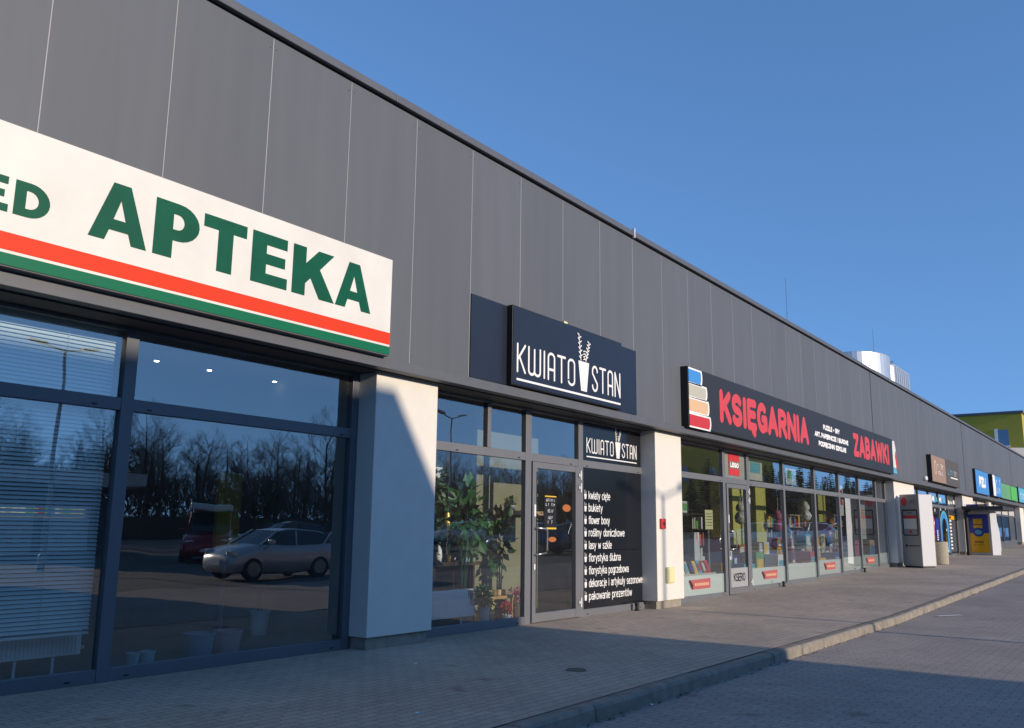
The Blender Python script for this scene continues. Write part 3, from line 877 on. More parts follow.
for (a0, b0), (a1, b1) in zip(MU[:-1], MU[1:]):
    if 14 < b0 < 15: continue
    g = gz(b0)
    pane(b0, a1, g + .11, 2.43); pane(b0, a1, 2.55, 3.15)
    mb = MB(); mb.box(b0 + .002, a1 - .002, 0.478, 0.486, g + .112, g + .50); fz = mb.build('frosted_band', MT['frost'], bld)
    if abs(b0 - 11.45) < .1 or abs(b0 - 15.56) < .1 or abs(b0 - 20.46) < .1 or abs(b0 - 24.91) < .1:
        c = 12.8 if b0 < 12 else (b0 + .73 + .5 if b0 < 16 else (b0 + a1) / 2)
        z = g + .33
        y = .465
        mb = MB(); mb.prism([(c - .40, z - .10), (c + .48, z - .095), (c + .49, z + .10), (c - .42, z + .085), (c - .54, z + .055)], y, y + .006)
        stk = mb.build('red_sticker', MT['sticker'], fz)
        mb = MB(); mb.flat = True; mb.use(MT['bpeach'])
        for r_, (q0, q1, zz, hh_) in enumerate([(-.28, .42, -.035, .055)]):
            nq = 8
            for q in range(nq):
                x = c + q0 + (q1 - q0) * q / nq
                mb.quad((x, y - .003, z + zz), (x + .06, y - .003, z + zz), (x + .06, y - .003, z + zz + hh_), (x, y - .003, z + zz + hh_))
        mb.build('lettering', parent=stk)
        mb = MB(); mb.poly_xz([(c - .40, z - .10), (c - .36, z - .02), (c - .50, z + .10), (c - .53, z + .06)], y - .002); mb.build('arrow', MT['charcoal'], stk)
d2 = door(14.18, 15.40, gz(14.2) + .012, 2.42)
mb = MB(); mb.flat = True
mb.box(14.285, 15.295, 0.44, 0.452, gz(14.2) + .15, gz(14.2) + .56); fz = mb.build('frosted_band', MT['kgrey'], d2)
mb = MB(); text(mb, 'KSERO', 14.47, 15.14, gz(14.2) + .27, gz(14.2) + .45, .015, .437); mb.build('lettering', MT['charcoal'], fz)
# poster in the fanlight above the door
pane(14.16, 15.42, 2.55, 3.15)
mb = MB(); mb.box(14.17, 15.41, .479, .487, 2.553, 3.148); po = mb.build('poster_board', MT['lwall'], bld)
mb = MB(); mb.box(14.47, 15.08, .466, .474, 2.62, 3.11); pr = mb.build('red_poster', MT['bred'], po)
mb = MB(); mb.box(14.49, 15.06, .461, .4655, 2.77, 2.93); mb.build('band', MT['gwall'], pr)
mb = MB(); text(mb, 'LEGO', 14.53, 15.02, 2.795, 2.905, .016, .458); mb.build('lettering', MT['paper'], pr)

# --- boutique front (X 31.3 .. 41.2)
MU = [(31.302, 31.42), (33.3, 33.42), (35.3, 35.42), (37.2, 37.32), (39.2, 39.32), (41.08, 41.198)]
fr = MB()
frame_bars(fr, [(a, b, gz(a) - .03, 3.184) for a, b in MU], [h for (a0, b0), (a1, b1) in zip(MU[:-1], MU[1:]) for h in ((b0, a1, 2.5, 2.62), (b0, a1, 3.15, 3.184), (b0, a1, gz(b0) - .03, gz(b0) + .1))])
fr.build('shopfront_frame', MT['frame_l'], bld, bevel=0.004)
ri = random.Random(3)
for (a0, b0), (a1, b1) in zip(MU[:-1], MU[1:]):
    pane(b0, a1, gz(b0) + .1, 2.5); p = pane(b0, a1, 2.62, 3.15)
    mb = MB(); mb.flat = True
    x = b0 + .2
    while x < a1 - .3:
        w = ri.uniform(.2, .5); mb.use(ri.choice([MT['white'], MT['white'], MT['cyan']]))
        zz = ri.uniform(2.72, 2.8); mb.poly_xz([(x, zz), (x + w, zz - .02), (x + w * .9, zz + ri.uniform(.08, .2)), (x + .05, zz + ri.uniform(.1, .22))], .468); x += w + ri.uniform(.06, .3)
    mb.build('window_sticker', parent=p)
# blue arch and white starburst decals
gb = gz(39)
ND = lambda: (mb.build('window_decal', parent=bld), MB())[1]
mb = MB(); mb.flat = True; mb.use(MT['cyan'])
yy = .466
for r0 in (0.0, .35):
    mb.use(MT['sblue'] if r0 else MT['cyan'])
    yy = stroke_strip(mb, [(37.4 + r0 * .6, gb + .15)] + arc(38.3, gb + 1.1, .85 - r0 * .55, .75 - r0 * .3, 180, 0, 14) + [(39.15 - r0 * .6, gb + .15)], .11, yy - .001, False)
mb = ND(); mb.flat = True; mb.use(MT['white'])
for i in range(9):
    a = R(20 * i + 10); c = (38.3, gb + .18)
    yy = stroke_strip(mb, [(c[0] + .12 * math.cos(a), c[1] + .12 * math.sin(a)), (c[0] + .55 * math.cos(a), c[1] + .4 * math.sin(a))], .045, yy - .0004, False)
mb = ND(); mb.flat = True; mb.use(MT['eyel']); mb.poly_xz([(39.5, 2.05), (41.0, 2.05), (41.0, 2.22), (39.5, 2.22)], .464)
mb = ND(); mb.flat = True; mb.use(MT['pink']); mb.poly_xz([(35.6, 1.2), (36.1, 1.25), (36.3, 1.9), (35.9, 2.3), (35.6, 2.0)], .464)
mb = ND(); mb.flat = True; mb.use(MT['eblue']); mb.poly_xz([(36.5, 1.0), (37.1, 1.0), (37.1, 2.0), (36.5, 2.1)], .464)
mb = ND(); mb.flat = True; mb.use(MT['white'])
for i in range(10): mb.poly_xz([(39.5, gb + .3 + i * .15), (39.9, gb + .3 + i * .15), (39.9, gb + .38 + i * .15), (39.5, gb + .38 + i * .15)], .464); mb.poly_xz([(36.6, gb + .25 + i * .09), (36.85, gb + .25 + i * .09), (36.85, gb + .3 + i * .09), (36.6, gb + .3 + i * .09)], .462)
for i in range(14):
    x, z = ri.uniform(33.6, 41), ri.uniform(1.4, 2.45); mb.poly_xz([(x, z), (x + .12, z + .03), (x + .1, z + .14), (x - .03, z + .1)], .461)
mb.build('window_decal', parent=bld)

# --- far shop fronts
for (X0, X1, step) in ((44.0, 61.5, 2.9), (63.5, 78.0, 2.9), (80.0, 95.5, 3.1)):
    n = int((X1 - X0) / step); MU = [(X0 + (X1 - X0 - .12) * i / n + .002, X0 + (X1 - X0 - .12) * i / n + .12) for i in range(n + 1)]
    fr = MB()
    frame_bars(fr, [(a, b, gz(a) - .03, 3.184) for a, b in MU], [h for (a0, b0), (a1, b1) in zip(MU[:-1], MU[1:]) for h in ((b0, a1, 2.5, 2.6), (b0, a1, 3.15, 3.184), (b0, a1, gz(b0) - .03, gz(b0) + .35))])
    fr.build('shopfront_frame', MT['frame'], bld)
    for (a0, b0), (a1, b1) in zip(MU[:-1], MU[1:]):
        pane(b0, a1, gz(b0) + .35, 2.5)
        mb = MB()
        for q in range(7):
            x = b0 + (a1 - b0) * q / 7; mb.box(x + .02, x + (a1 - b0) / 7 - .02, .478, .486, 2.603, 3.148)
        mb.build('white_film', MT['lwall'], bld)
    mb = MB(); mb.box(X0 + 4.3, X0 + 5.4, 0.30, 0.42, gz(X0) + .1, 2.5); mb.build('green_column', MT['bgreen'], bld)
    mb = MB(); mb.box(X0 + 5.7, X0 + 6.5, 0.26, 0.42, gz(X0) + .1, 3.18); mb.build('white_column', MT['render'], bld)

# ================================================================== SIGNS
# --- pharmacy light box
s = thing('pharmacy_sign', 'long white light box with green APTEKA letters over red and green stripes', 'sign', (-1.0, 0, 3.32))
mb = MB(); mb.box(-6.0, 2.95, -0.148, -0.004, 3.322, 4.492); mb.build('case', MT['gwall'], s, bevel=0.01)
mb = MB(); mb.box(-5.985, 2.935, -0.156, -0.1475, 3.335, 4.48); mb.build('face', MT['offwhite'], s, bevel=0.003)
mb = MB(); mb.box(-5.985, 2.935, -0.1595, -0.1555, 3.455, 3.595); mb.build('red_stripe', MT['red'], s)
mb = MB(); mb.box(-5.985, 2.935, -0.1595, -0.1555, 3.336, 3.43); mb.build('green_stripe', MT['lgreen'], s)
mb = MB(); mb.flat = True
y = -0.160


def heavyA(mb, x0, x1, z0, z1):
    w = x1 - x0; h = z1 - z0
    X = lambda t: x0 + w * t
    Z = lambda t: z0 + h * t
    mb.poly_xz([(X(0), Z(0)), (X(.27), Z(0)), (X(.335), Z(.19)), (X(.665), Z(.19)), (X(.73), Z(0)), (X(1), Z(0)), (X(.65), Z(1)), (X(.35), Z(1))], y,
               holes=[[(X(.395), Z(.38)), (X(.5), Z(.72)), (X(.605), Z(.38))]])


z0, z1 = 3.755, 4.283
heavyA(mb, -0.725, -0.19, z0, z1)
def heavyP(x0, x1):
    w = x1 - x0; h = z1 - z0
    mb.poly_xz([(x0, z0), (x0 + .19, z0), (x0 + .19, z0 + .17)] + [(x0 + w * .52, z0 + .17)] + arc(x0 + w * .52, z0 + .348, w * .48, .178, -90, 90, 12) + [(x0, z1)], y,
               holes=[[(x0 + .185, z0 + .275), (x0 + w * .5, z0 + .275)] + arc(x0 + w * .5, z0 + .348, .07, .073, -90, 90, 8) + [(x0 + .185, z0 + .421)]])
heavyP(-0.13, 0.33)
mb.poly_xz([(0.54, z0), (0.71, z0), (0.71, z1 - .125), (0.865, z1 - .125), (0.865, z1), (0.375, z1), (0.375, z1 - .125), (0.54, z1 - .125)], y)
def heavyE(x0, x1, z0=z0, z1=z1, t=.115, s_=.18):
    zm = (z0 + z1) / 2
    mb.poly_xz([(x0, z0), (x1, z0), (x1, z0 + t), (x0 + s_, z0 + t), (x0 + s_, zm - t * .45), (x1 - .035, zm - t * .45), (x1 - .035, zm + t * .5), (x0 + s_, zm + t * .5), (x0 + s_, z1 - t), (x1 - .015, z1 - t), (x1 - .015, z1), (x0, z1)], y)
heavyE(0.935, 1.39)
mb.poly_xz([(1.455, z0), (1.63, z0), (1.63, z0 + .135), (1.70, z0 + .205), (1.83, z0), (2.045, z0), (1.825, z0 + .325), (2.02, z1), (1.80, z1), (1.63, z0 + .355), (1.63, z1), (1.455, z1)], y)
heavyA(mb, 2.06, 2.60, z0, z1)
heavyE(-1.60, -1.375, 3.755, 4.04, .062, .085)
zb, zt = 3.755, 4.04
mb.poly_xz([(-1.335, zb), (-1.22, zb)] + arc(-1.22, (zb + zt) / 2, .165, (zt - zb) / 2, -90, 90, 14) + [(-1.335, zt)], y,
           holes=[[(-1.245, zb + .068), (-1.22, zb + .068)] + arc(-1.22, (zb + zt) / 2, .075, (zt - zb) / 2 - .068, -90, 90, 10) + [(-1.245, zt - .068)]])
mb.build('lettering', MT['green'], s)

# --- florist sign
s = thing('florist_sign', 'dark navy sign box with white KWIATO STAN letters and flower pot on backing panel', 'sign', (6.9, 0, 3.34))
mb = MB(); mb.box(4.61, 9.25, -0.018, -0.003, 3.342, 4.475); mb.build('backing_panel', MT['navy'], s)
mb = MB(); mb.box(5.42, 8.56, -0.113, -0.0185, 3.345, 4.485); mb.build('case', MT['black'], s, bevel=0.006)
mb = MB(); mb.box(5.435, 8.545, -0.119, -0.1125, 3.36, 4.47); mb.build('face', MT['navy'], s)
mb = MB(); mb.flat = True; kw_logo(mb, 5.52, 8.49, 3.53, 3.955, -0.1225, 0.0185); mb.build('lettering', MT['white'], s)
mb = MB(); mb.box(6.78, 6.88, -0.10, -0.05, 4.486, 4.52); mb.build('clamp', MT['ybox'], s)

# --- bookshop sign
s = thing('bookshop_sign', 'long black sign with red KSIĘGARNIA and ZABAWKI letters beside a pile of painted books', 'sign', (18, 0, 3.32))
mb = MB(); mb.box(11.07, 24.83, -0.155, -0.004, 3.325, 4.49); mb.box(24.85, 27.0, -0.155, -0.004, 3.325, 4.49); mb.build('case', MT['black'], s, bevel=0.006)
mb = MB(); mb.box(11.085, 24.829, -0.161, -0.1545, 3.335, 4.48); mb.box(24.851, 26.99, -0.161, -0.1545, 3.335, 4.48); mb.build('face', MT['charcoal'], s)
y = -0.164
mb = MB(); mb.flat = True
bk = [('bblue', 11.09, 11.66, 4.19, 4.475), ('bsand', 11.09, 11.88, 3.92, 4.18), ('bpeach', 11.09, 11.96, 3.63, 3.90), ('bred', 11.09, 12.03, 3.345, 3.60)]
for nm, a, b, c, d_ in bk:
    mb.use(MT['white']); mb.poly_xz([(a, c - .03), (b + .03, c - .03)] + arc(b + .0, (c + d_) / 2, .07, (d_ - c) / 2 + .015, -80, 80, 8) + [(b + .03, d_), (a, d_)], y)
    mb.use(MT[nm]); mb.poly_xz([(a, c), (b - .02, c)] + arc(b - .04, (c + d_) / 2, .05, (d_ - c) / 2 - .02, -80, 80, 6) + [(b - .02, d_ - .035), (a, d_ - .035)], y - .002)
mb.build('painted_books', parent=s)
mb = MB(); mb.flat = True
text(mb, 'KSIĘGARNIA', 12.55, 18.2, 3.55, 4.25, .092, y, GL, .27); mb.build('red_lettering', MT['rose'], s)
mb = MB(); text(mb, 'ZABAWKI', 22.28, 26.47, 3.58, 4.27, .088, y, GL, .27); mb.build('red_lettering', MT['rose'], s)
mb = MB(); mb.flat = True
for t_, a, b, c in (('PUZZLE - GRY', 19.45, 20.95, 4.08), ('ART. PAPIERNICZE I BIUROWE', 18.70, 21.75, 3.84), ('PODRĘCZNIKI SZKOLNE', 19.0, 21.5, 3.61)):
    mb = MB(); text(mb, t_, a, b, c, c + .14, .021, y); mb.build('white_lettering', MT['white'], s)
mb = MB(); mb.use(MT['offwhite']).prism([(26.98, 3.55), (27.35, 3.5), (27.5, 3.9), (27.42, 4.25), (27.3, 4.46), (27.05, 4.44), (26.96, 4.1)], -.16, -.10)
mb.use(MT['bred']).prism([(27.28, 3.95), (27.38, 4.12), (27.6, 3.7), (27.55, 3.45), (27.4, 3.55)], -.168, -.1605)
mb.use(MT['cyan']).prism([(26.93, 3.36), (27.42, 3.36), (27.36, 3.52), (27.12, 3.56), (26.95, 3.5)], -.1685, -.1)
mb.build('cut_out_shape', parent=s)

# --- boutique double sign
s = thing('brown_sign', 'square brown sign box with pale emblem above the boutique window', 'sign', (34.4, 0, 3.4))
mb = MB(); mb.box(33.1, 35.85, -.168, -.004, 3.41, 4.45); mb.build('case', MT['black'], s)
mb = MB(); mb.box(33.12, 35.84, -.176, -.1675, 3.42, 4.44); mb.build('face', MT['brown'], s)
mb = MB(); mb.flat = True; mb.use(MT['bpeach'])
yy = stroke_strip(mb, [(33.7, 3.75), (33.62, 3.95), (33.68, 4.15)] + arc(33.82, 4.12, .12, .12, 180, 0, 8) + [(33.95, 3.85), (33.85, 3.72)], .04, -.179)
mb.use(MT['white'])
marks(mb, 34.25, 35.4, 3.97, 4.18, 5, -.179, 4); marks(mb, 34.3, 35.3, 3.73, 3.89, 6, -.179, 5)
mb.build('emblem', parent=s)
s = thing('taupe_sign', 'dark taupe sign panel with blue and white letters beside the brown sign', 'sign', (37.4, 0, 3.4))
mb = MB(); mb.box(35.87, 38.95, -.165, -.004, 3.40, 4.47); mb.build('panel', MT['taupe'], s)
mb = MB(); mb.flat = True; mb.use(MT['cyan']); marks(mb, 36.4, 37.7, 3.84, 4.12, 6, -.168, 6); mb.use(MT['white']); marks(mb, 37.75, 38.6, 3.84, 4.08, 4, -.168, 7)
mb.quad((36.9, -.168, 3.72), (38.5, -.168, 3.72), (38.5, -.168, 3.77), (36.9, -.168, 3.77))
mb.build('lettering', parent=s)
mb = MB(); mb.box(32.3, 32.65, -.10, -.004, 3.42, 3.56); tag(mb.build('wall_lamp', MT['wplastic'], bevel=.02), 'small white wall lamp left of the brown sign', 'lamp')

# --- far signs
def simple_sign(name, label, x0, x1, z0, z1, mface, msgs, depth=.12, mcase=None):
    s = thing(name, label, 'sign', ((x0 + x1) / 2, 0, z0))
    mb = MB(); mb.box(x0, x1, -depth + .004, -.004, z0, z1); mb.build('case', mcase or MT['black'], s)
    mb = MB(); mb.box(x0 + .03, x1 - .03, -depth - .004, -depth + .0035, z0 + .03, z1 - .03); mb.build('face', mface, s)
    mb = MB(); mb.flat = True
    for (t, a, b, c, d_, hw, mm) in msgs:
        mb.use(mm)
        if isinstance(t, str): text(mb, t, a, b, c, d_, hw, -depth - .007)
        else: marks(mb, a, b, c, d_, t, -depth - .007, t)
    mb.build('lettering', parent=s)
    return s
s = simple_sign('insurance_sign', 'square blue sign box with white letters PZU', 43.55, 47.45, 3.36, 4.55, MT['sblue'], [('PZU', 44.5, 46.5, 3.7, 4.25, .09, MT['white'])])
s = simple_sign('blue_sign', 'blue and white sign box right beside the square PZU sign', 48.3, 51.4, 3.40, 4.55, MT['sblue'], [(4, 49.6, 51.1, 4.05, 4.35, .05, MT['white']), (6, 49.5, 51.2, 3.6, 3.95, .05, MT['white'])], .2)
mb = MB(); mb.prism([(48.33, 3.43), (49.1, 3.43), (49.25, 4.0), (49.05, 4.52), (48.33, 4.52)], -.212, -.2045); mb.build('white_field', MT['white'], s)
s = simple_sign('green_sign', 'long green sign with a bright green square in the middle', 51.9, 58.6, 3.40, 4.30, MT['sgreen'], [(5, 52.5, 54.6, 3.6, 4.1, .05, MT['sgreen'])])
mb = MB(); mb.box(55.6, 57.8, -.15, -.125, 3.45, 4.25); mb.build('bright_square', MT['bgreen'], s)
s = simple_sign('turquoise_sign', 'turquoise sign farthest along the facade', 59.3, 66.0, 3.42, 4.38, MT['cyan'], [(7, 60.2, 64.5, 3.65, 4.1, .06, MT['white'])])

# ================================================================== SMALL THINGS ON THE FRONT
al = thing('alarm_box', 'small red box fixed to the sunlit pier', 'alarm', (10.48, .15, 1.41))
mb = MB(); mb.box(10.38, 10.56, .105, .149, 1.41, 1.59); mb.build('case', MT['bred'], al, bevel=.008)
mb = MB(); mb.lathe([(.03, 0), (.028, .012), (.01, .016)], 0, 0, 0, 14); mb.v = [(10.47 + p[0], .1045 - p[2], 1.5 + p[1]) for p in mb.v]; mb.build('button', MT['charcoal'], al)
cb = thing('meter_box', 'pale yellow meter box low on the sunlit pier', 'box', (10.72, .15, .44))
mb = MB(); mb.box(10.58, 10.88, .10, .149, .44, .73); mb.build('case', MT['ybox'], cb, bevel=.03)
mb = MB(); mb.box(10.615, 10.845, .095, .0995, .48, .69); mb.build('lid', MT['ybox'], cb, bevel=.004)
for x, lb in ((9.82, 'short black door stop on the paving below the price list'), (17.3, 'short black door stop on the paving before the bookshop window'), (24.6, 'short black door stop near the far end of the bookshop')):
    g = gz(x)
    mb = MB(); mb.lathe([(.045, 0), (.045, .02), (.032, .03), (.032, .085), (.042, .09), (.042, .12), (.02, .13)], x, .33, g + .001, 16)
    tag(mb.build('door_stop', MT['black'], smooth=False), lb, 'door stop', 'black door stops along the shop fronts')

# --- grey terminal kiosk, turned a little off the facade
k = thing('terminal_kiosk', 'tall grey self-service kiosk with a drawn telephone on its front', 'kiosk', (28.5, -0.42, gz(28.5)), R(-90 - 33))
# local: front faces -Y, width along X
mb = MB(); mb.use(MT['kgrey']).box(-.42, .42, -.25, .35, .05, 2.44); mb.build('body', parent=k, local=True, bevel=.012)
mb = MB(); mb.box(-.39, .39, -.21, .31, 0.0, .049); mb.build('base', MT['black'], k, local=True)
mb = MB()
for sx in (-.423, .417): mb.box(sx, sx + .006, -.235, .335, .07, 2.42)
mb.build('sunlit_side', MT['kwhite'], k, local=True)  # sides paler than the grey body, sunlight put into their colour
mb = MB(); mb.flat = True
mb.use(MT['charcoal']).poly_xz([(-.30, 1.05), (.30, 1.05), (.34, 1.1), (.34, 1.88), (.30, 1.93), (-.30, 1.93), (-.34, 1.88), (-.34, 1.1)], -.254)
mb.use(MT['kgrey']).poly_xz([(-.29, 1.09), (.29, 1.09), (.29, 1.88), (-.29, 1.88)], -.2555)
mb.use(MT['white']).poly_xz([(-.28, 1.28), (.28, 1.28), (.28, 1.62), (-.28, 1.62)], -.257)
mb.use(MT['rose']).poly_xz([(-.28, 1.622), (.28, 1.622), (.28, 1.73), (-.28, 1.73)], -.257)
mb.use(MT['charcoal']).poly_xz([(-.1, 1.80), (.1, 1.80), (.1, 1.825), (-.1, 1.825)], -.257)
mb.use(MT['rose']).poly_xz(arc(0, 1.18, .06, .06, 0, 342, 18), -.257)
mb.build('phone_picture', parent=k, local=True)
mb = MB(); mb.flat = True; mb.use(MT['rose']).poly_xz(arc(-.22, 2.2, .13, .15, 0, 342, 18), -.254); mb.use(MT['charcoal']); marks(mb, .02, .28, 2.14, 2.26, 3, -.254, 3)
mb.poly_xz(arc(-.22, .72, .05, .05, 0, 342, 18), -.254); mb.poly_xz([(-.14, .70), (.34, .70), (.34, .735), (-.14, .735)], -.254)
mb.build('lettering', parent=k, local=True)

# --- concrete litter bin
b_ = thing('litter_bin', 'round concrete litter bin beside the grey kiosk', 'bin', (31.2, -.6, gz(31.2)))
mb = MB(); mb.lathe([(.25, 0), (.27, .03), (.285, .76), (.27, .8), (.23, .8), (.22, .7), (.0, .69)], 0, 0, 0, 28); mb.build('body', MT['concrete'], b_, local=True, smooth=False)
mb = MB(); mb.lathe([(.225, .72), (.215, .83), (.205, .83), (.2, .72)], 0, 0, 0, 24); mb.build('liner', MT['black'], b_, local=True)

# --- cash machine under its canopy
a_ = thing('cash_machine', 'blue and yellow cash machine with a curved white side shell', 'cash machine', (41.7, -.42, gz(41.7)), R(-90 - 16))
mb = MB(); mb.box(-.52, .52, -.2, .55, .0, 1.95); mb.build('body', MT['kwhite'], a_, local=True, bevel=.02)
mb = MB(); mb.prism([(-.22, 0.0), (.56, 0.0), (.66, .3), (.62, 1.0), (.38, 1.65), (.12, 2.02), (-.22, 2.02)], .522, .57, 'x'); mb.build('side_shell', MT['kwhite'], a_, local=True, bevel=.01)
mb = MB(); mb.box(-.46, .46, -.212, -.2005, .98, 1.82); mb.build('blue_panel', MT['eblue'], a_, local=True)
mb = MB(); mb.box(-.46, .46, -.212, -.2005, .10, .975); mb.build('yellow_panel', MT['eyel'], a_, local=True)
mb = MB(); mb.flat = True
mb.use(MT['eyel']); mb.poly_xz([(-.2, 1.38), (.2, 1.38), (.2, 1.62), (-.2, 1.62)], -.216); mb.poly_xz([(-.2, 1.2), (.2, 1.2), (.2, 1.34), (-.2, 1.34)], -.216)
mb.use(MT['eblue']).poly_xz(arc(0, 1.02, .26, .2, 0, 342, 20), -.217); mb.use(MT['cyan']).poly_xz(arc(0, 1.02, .16, .11, 0, 342, 20), -.219)
mb.use(MT['charcoal']); marks(mb, -.25, .25, .42, .50, 8, -.216, 2); mb.poly_xz([(-.2, .55), (.2, .55), (.2, .6), (-.2, .6)], -.216)
mb.build('emblem', parent=a_, local=True)
mb = MB(); mb.box(-.46, .46, -.23, -.14, 2.0, 2.28); ob = mb.build('header', MT['eblue'], a_, local=True)
mb = MB(); mb.box(.1, .44, -.236, -.2305, 2.04, 2.24); mb.build('header_panel', MT['yellow'], a_, local=True)
cn = thing('canopy', 'dark metal canopy on a black post above the cash machine', 'canopy', (41.0, -.5, gz(41)))
mb = MB(); mb.box(40.6, 44.2, -1.55, .12, 2.50, 2.66); mb.build('roof_slab', MT['soffit'], cn, bevel=.01)
mb = MB(); mb.tube([(40.75, -.02, gz(41)), (40.75, -.02, 2.4), (40.85, -.15, 2.5)], .09, 10); mb.build('post', MT['black'], cn)

# ================================================================== ON THE ROOF
hv = thing('roof_duct_unit', 'shiny galvanised ventilation duct and cabinet standing on the roof', 'ventilation unit', (38.5, 3.0, 6.4))
HX = 34.9
mb = MB()
n = 20; prof = []
for i in range(n + 1):
    a = R(180 + 180 * i / n); prof.append((HX + 2.2 + 1.9 * math.cos(a) * 1.0, 2.6 + 1.4 * math.sin(a) * .9))
prof += [(HX + 4.1, 4.4), (HX + .3, 4.4)]
mb.prism(prof, 7.3, 9.3, 'z'); mb.build('duct', MT['zinc'], hv, bevel=.02)
mb = MB(); mb.box(HX + 4.15, HX + 7.6, 1.6, 4.3, 8.45, 9.3); mb.build('cabinet', MT['zinc'], hv, bevel=.02)
mb = MB(); mb.box(HX + 5.4, HX + 9.2, 1.7, 4.2, 7.2, 8.4); mb.build('lower_cabinet', MT['lwall'], hv, bevel=.02)
mb = MB()
for x in (.6, 2.0, 3.6, 4.8, 6.5):
    for yy in (2.2, 4.0): mb.box(HX + x, HX + x + .12, yy, yy + .12, 6.4, 7.6 if x < 4 else 7.2)
mb.build('stand', MT['galv'], hv)
mb = MB(); mb.box(HX + 3.0, HX + 3.5, 1.75, 2.1, 6.9, 7.55); mb.box(HX + 3.9, HX + 4.6, 1.75, 2.3, 6.6, 7.4); mb.build('valve_box', MT['wplastic'], hv)
mb = MB(); mb.box(HX + 4.14, HX + 4.2, 1.54, 4.36, 7.4, 9.4); mb.build('flange', MT['steel'], hv)
for x, yy, zt, lb in ((24.1, 2.2, 9.75, 'thin lightning rod on the roof above the bookshop sign'), (35.3, 2.2, 10.15, 'thin lightning rod on the roof beside the shiny duct')):
    mb = MB(); mb.tube([(x, yy, 6.4), (x, yy, zt)], [.012, .006], 6)
    mb.lathe([(.15, 0), (.15, .08), (.03, .1)], x, yy, 6.4, 12)
    tag(mb.build('lightning_rod', MT['clay']), lb, 'lightning rod')
mb = MB(); mb.box(9.18, 9.21, -.062, -.02, 6.54, 6.72); tag(mb.build('rod_clip', MT['wplastic']), 'small white clip standing on the edge of the roof cap', 'clip')

mb = MB()
for q in range(9): mb.box(HX + 5.5 + q * .4, HX + 5.78 + q * .4, 1.66, 1.699, 7.5, 8.2)
mb.build('grille', MT['black'], hv)
mb = MB()
for q in range(8): mb.box(HX + 4.3 + q * .42, HX + 4.31 + q * .42, 1.585, 1.599, 8.5, 9.25)
mb.build('seam', MT['galv'], hv)
mb = MB()
for q in range(6): mb.tube([(HX + 4 + q * 1.2, .9, 6.4), (HX + 4 + q * 1.2, .9, 7.75)], .025, 6)
for z in (7.3, 7.75): mb.tube([(HX + 4, .9, z), (HX + 10, .9, z)], .02, 6)
mb.build('railing', MT['galv'], hv)
mb = MB(); mb.tube([(HX + 8.9, 2.4, 6.4), (HX + 8.9, 2.4, 8.9), (HX + 8.7, 2.4, 9.05)], .09, 10); mb.tube([(HX + 8.3, 1.62, 6.4), (HX + 8.3, 1.62, 8.0)], .06, 8); mb.build('pipe', MT['steel'], hv)
hv.location = (hv.location.x + .2, hv.location.y + .75, hv.location.z)
# --- yellow-green block behind the far end
yb = thing('olive_building', 'olive green block rising behind the far end of the shops', 'building', (96, 12, 0))
mb = MB(); mb.box(97, 125, 3.2, 34, 0, 13.5); mb.build('wall', MT['olive'], yb)
mb = MB(); mb.box(96.85, 125.1, 3.05, 34.2, 13.51, 13.75); mb.build('roof_cap', MT['cap'], yb)
mb = MB(); mb.box(96.93, 97.05, 4.5, 5.45, 10.3, 11.9); w = mb.build('window', MT['winblue'], yb)
mb = MB(); mb.box(96.88, 97.04, 5.47, 5.75, 10.2, 12.0); mb.box(96.9, 97.04, 4.45, 5.465, 10.15, 10.29); mb.build('window_reveal', MT['white'], w)
mb = MB(); mb.box(96.93, 97.05, 14.5, 15.8, 10.7, 11.9); mb.build('window', MT['winblue'], yb)
wb = thing('white_annex', 'pale flat-roofed annex in front of the olive block', 'building', (96, 4, 0))
mb = MB(); mb.prism([(90.5, 8), (96.9, -3.5), (96.9, 8)], 0, 9.7, 'z'); mb.build('wall', MT['lwall'], wb)

# ================================================================== INSIDE THE PHARMACY
bl = thing('window_blind', 'white slatted blind hanging inside the left pharmacy window', 'blind', (-1.4, .6, 3.15))
mb = MB(); z = 0.45
while z < 3.12:
    mb.add([(-2.8, .57, z), (.03, .57, z), (.03, .590, z + .029), (-2.8, .590, z + .029)], [(0, 1, 2, 3)]); z += 0.036
mb.build('slats', mat('blind_slat', (0.80, 0.84, 0.84), 0.5), bl)
mb = MB(); mb.box(-2.8, .03, .57, .612, .41, .435); mb.box(-2.8, .03, .565, .615, 3.12, 3.16); mb.build('rail', MT['wplastic'], bl)
mb = MB()
for x in (-2.2, -1.3, -.42): mb.tube([(x, .566, .48), (x, .566, 3.12)], .003, 4)
mb.build('cord', MT['wplastic'], bl)


def radiator(name, label, x0, x1, z0, z1, y0, feet):
    r = thing(name, label, 'radiator', ((x0 + x1) / 2, y0, 0), group=None)
    mb = MB(); mb.box(x0, x1, y0, y0 + .09, z0, z1)
    x = x0 + .02
    while x < x1 - .03:
        mb.box(x, x + .018, y0 - .008, y0 - .001, z0 + .02, z1 - .02); x += .035
    mb.build('panel', MT['radw'], r, bevel=.003)
    mb = MB()
    for x in feet: mb.tube([(x, y0 + .05, 0.012), (x, y0 + .05, z0)], .014, 8); mb.lathe([(.03, 0), (.03, .006)], x, y0 + .05, .013, 10)
    mb.build('feet', MT['radw'], r)
    mb = MB(); mb.box(x1 + .002, x1 + .05, y0 + .03, y0 + .06, z0 + .04, z0 + .07); mb.build('valve', MT['steel'], r)
radiator('radiator', 'low white radiator under the slatted blind of the pharmacy', -2.6, .1, .21, .42, .8, (-2.2, -.45, -.12))
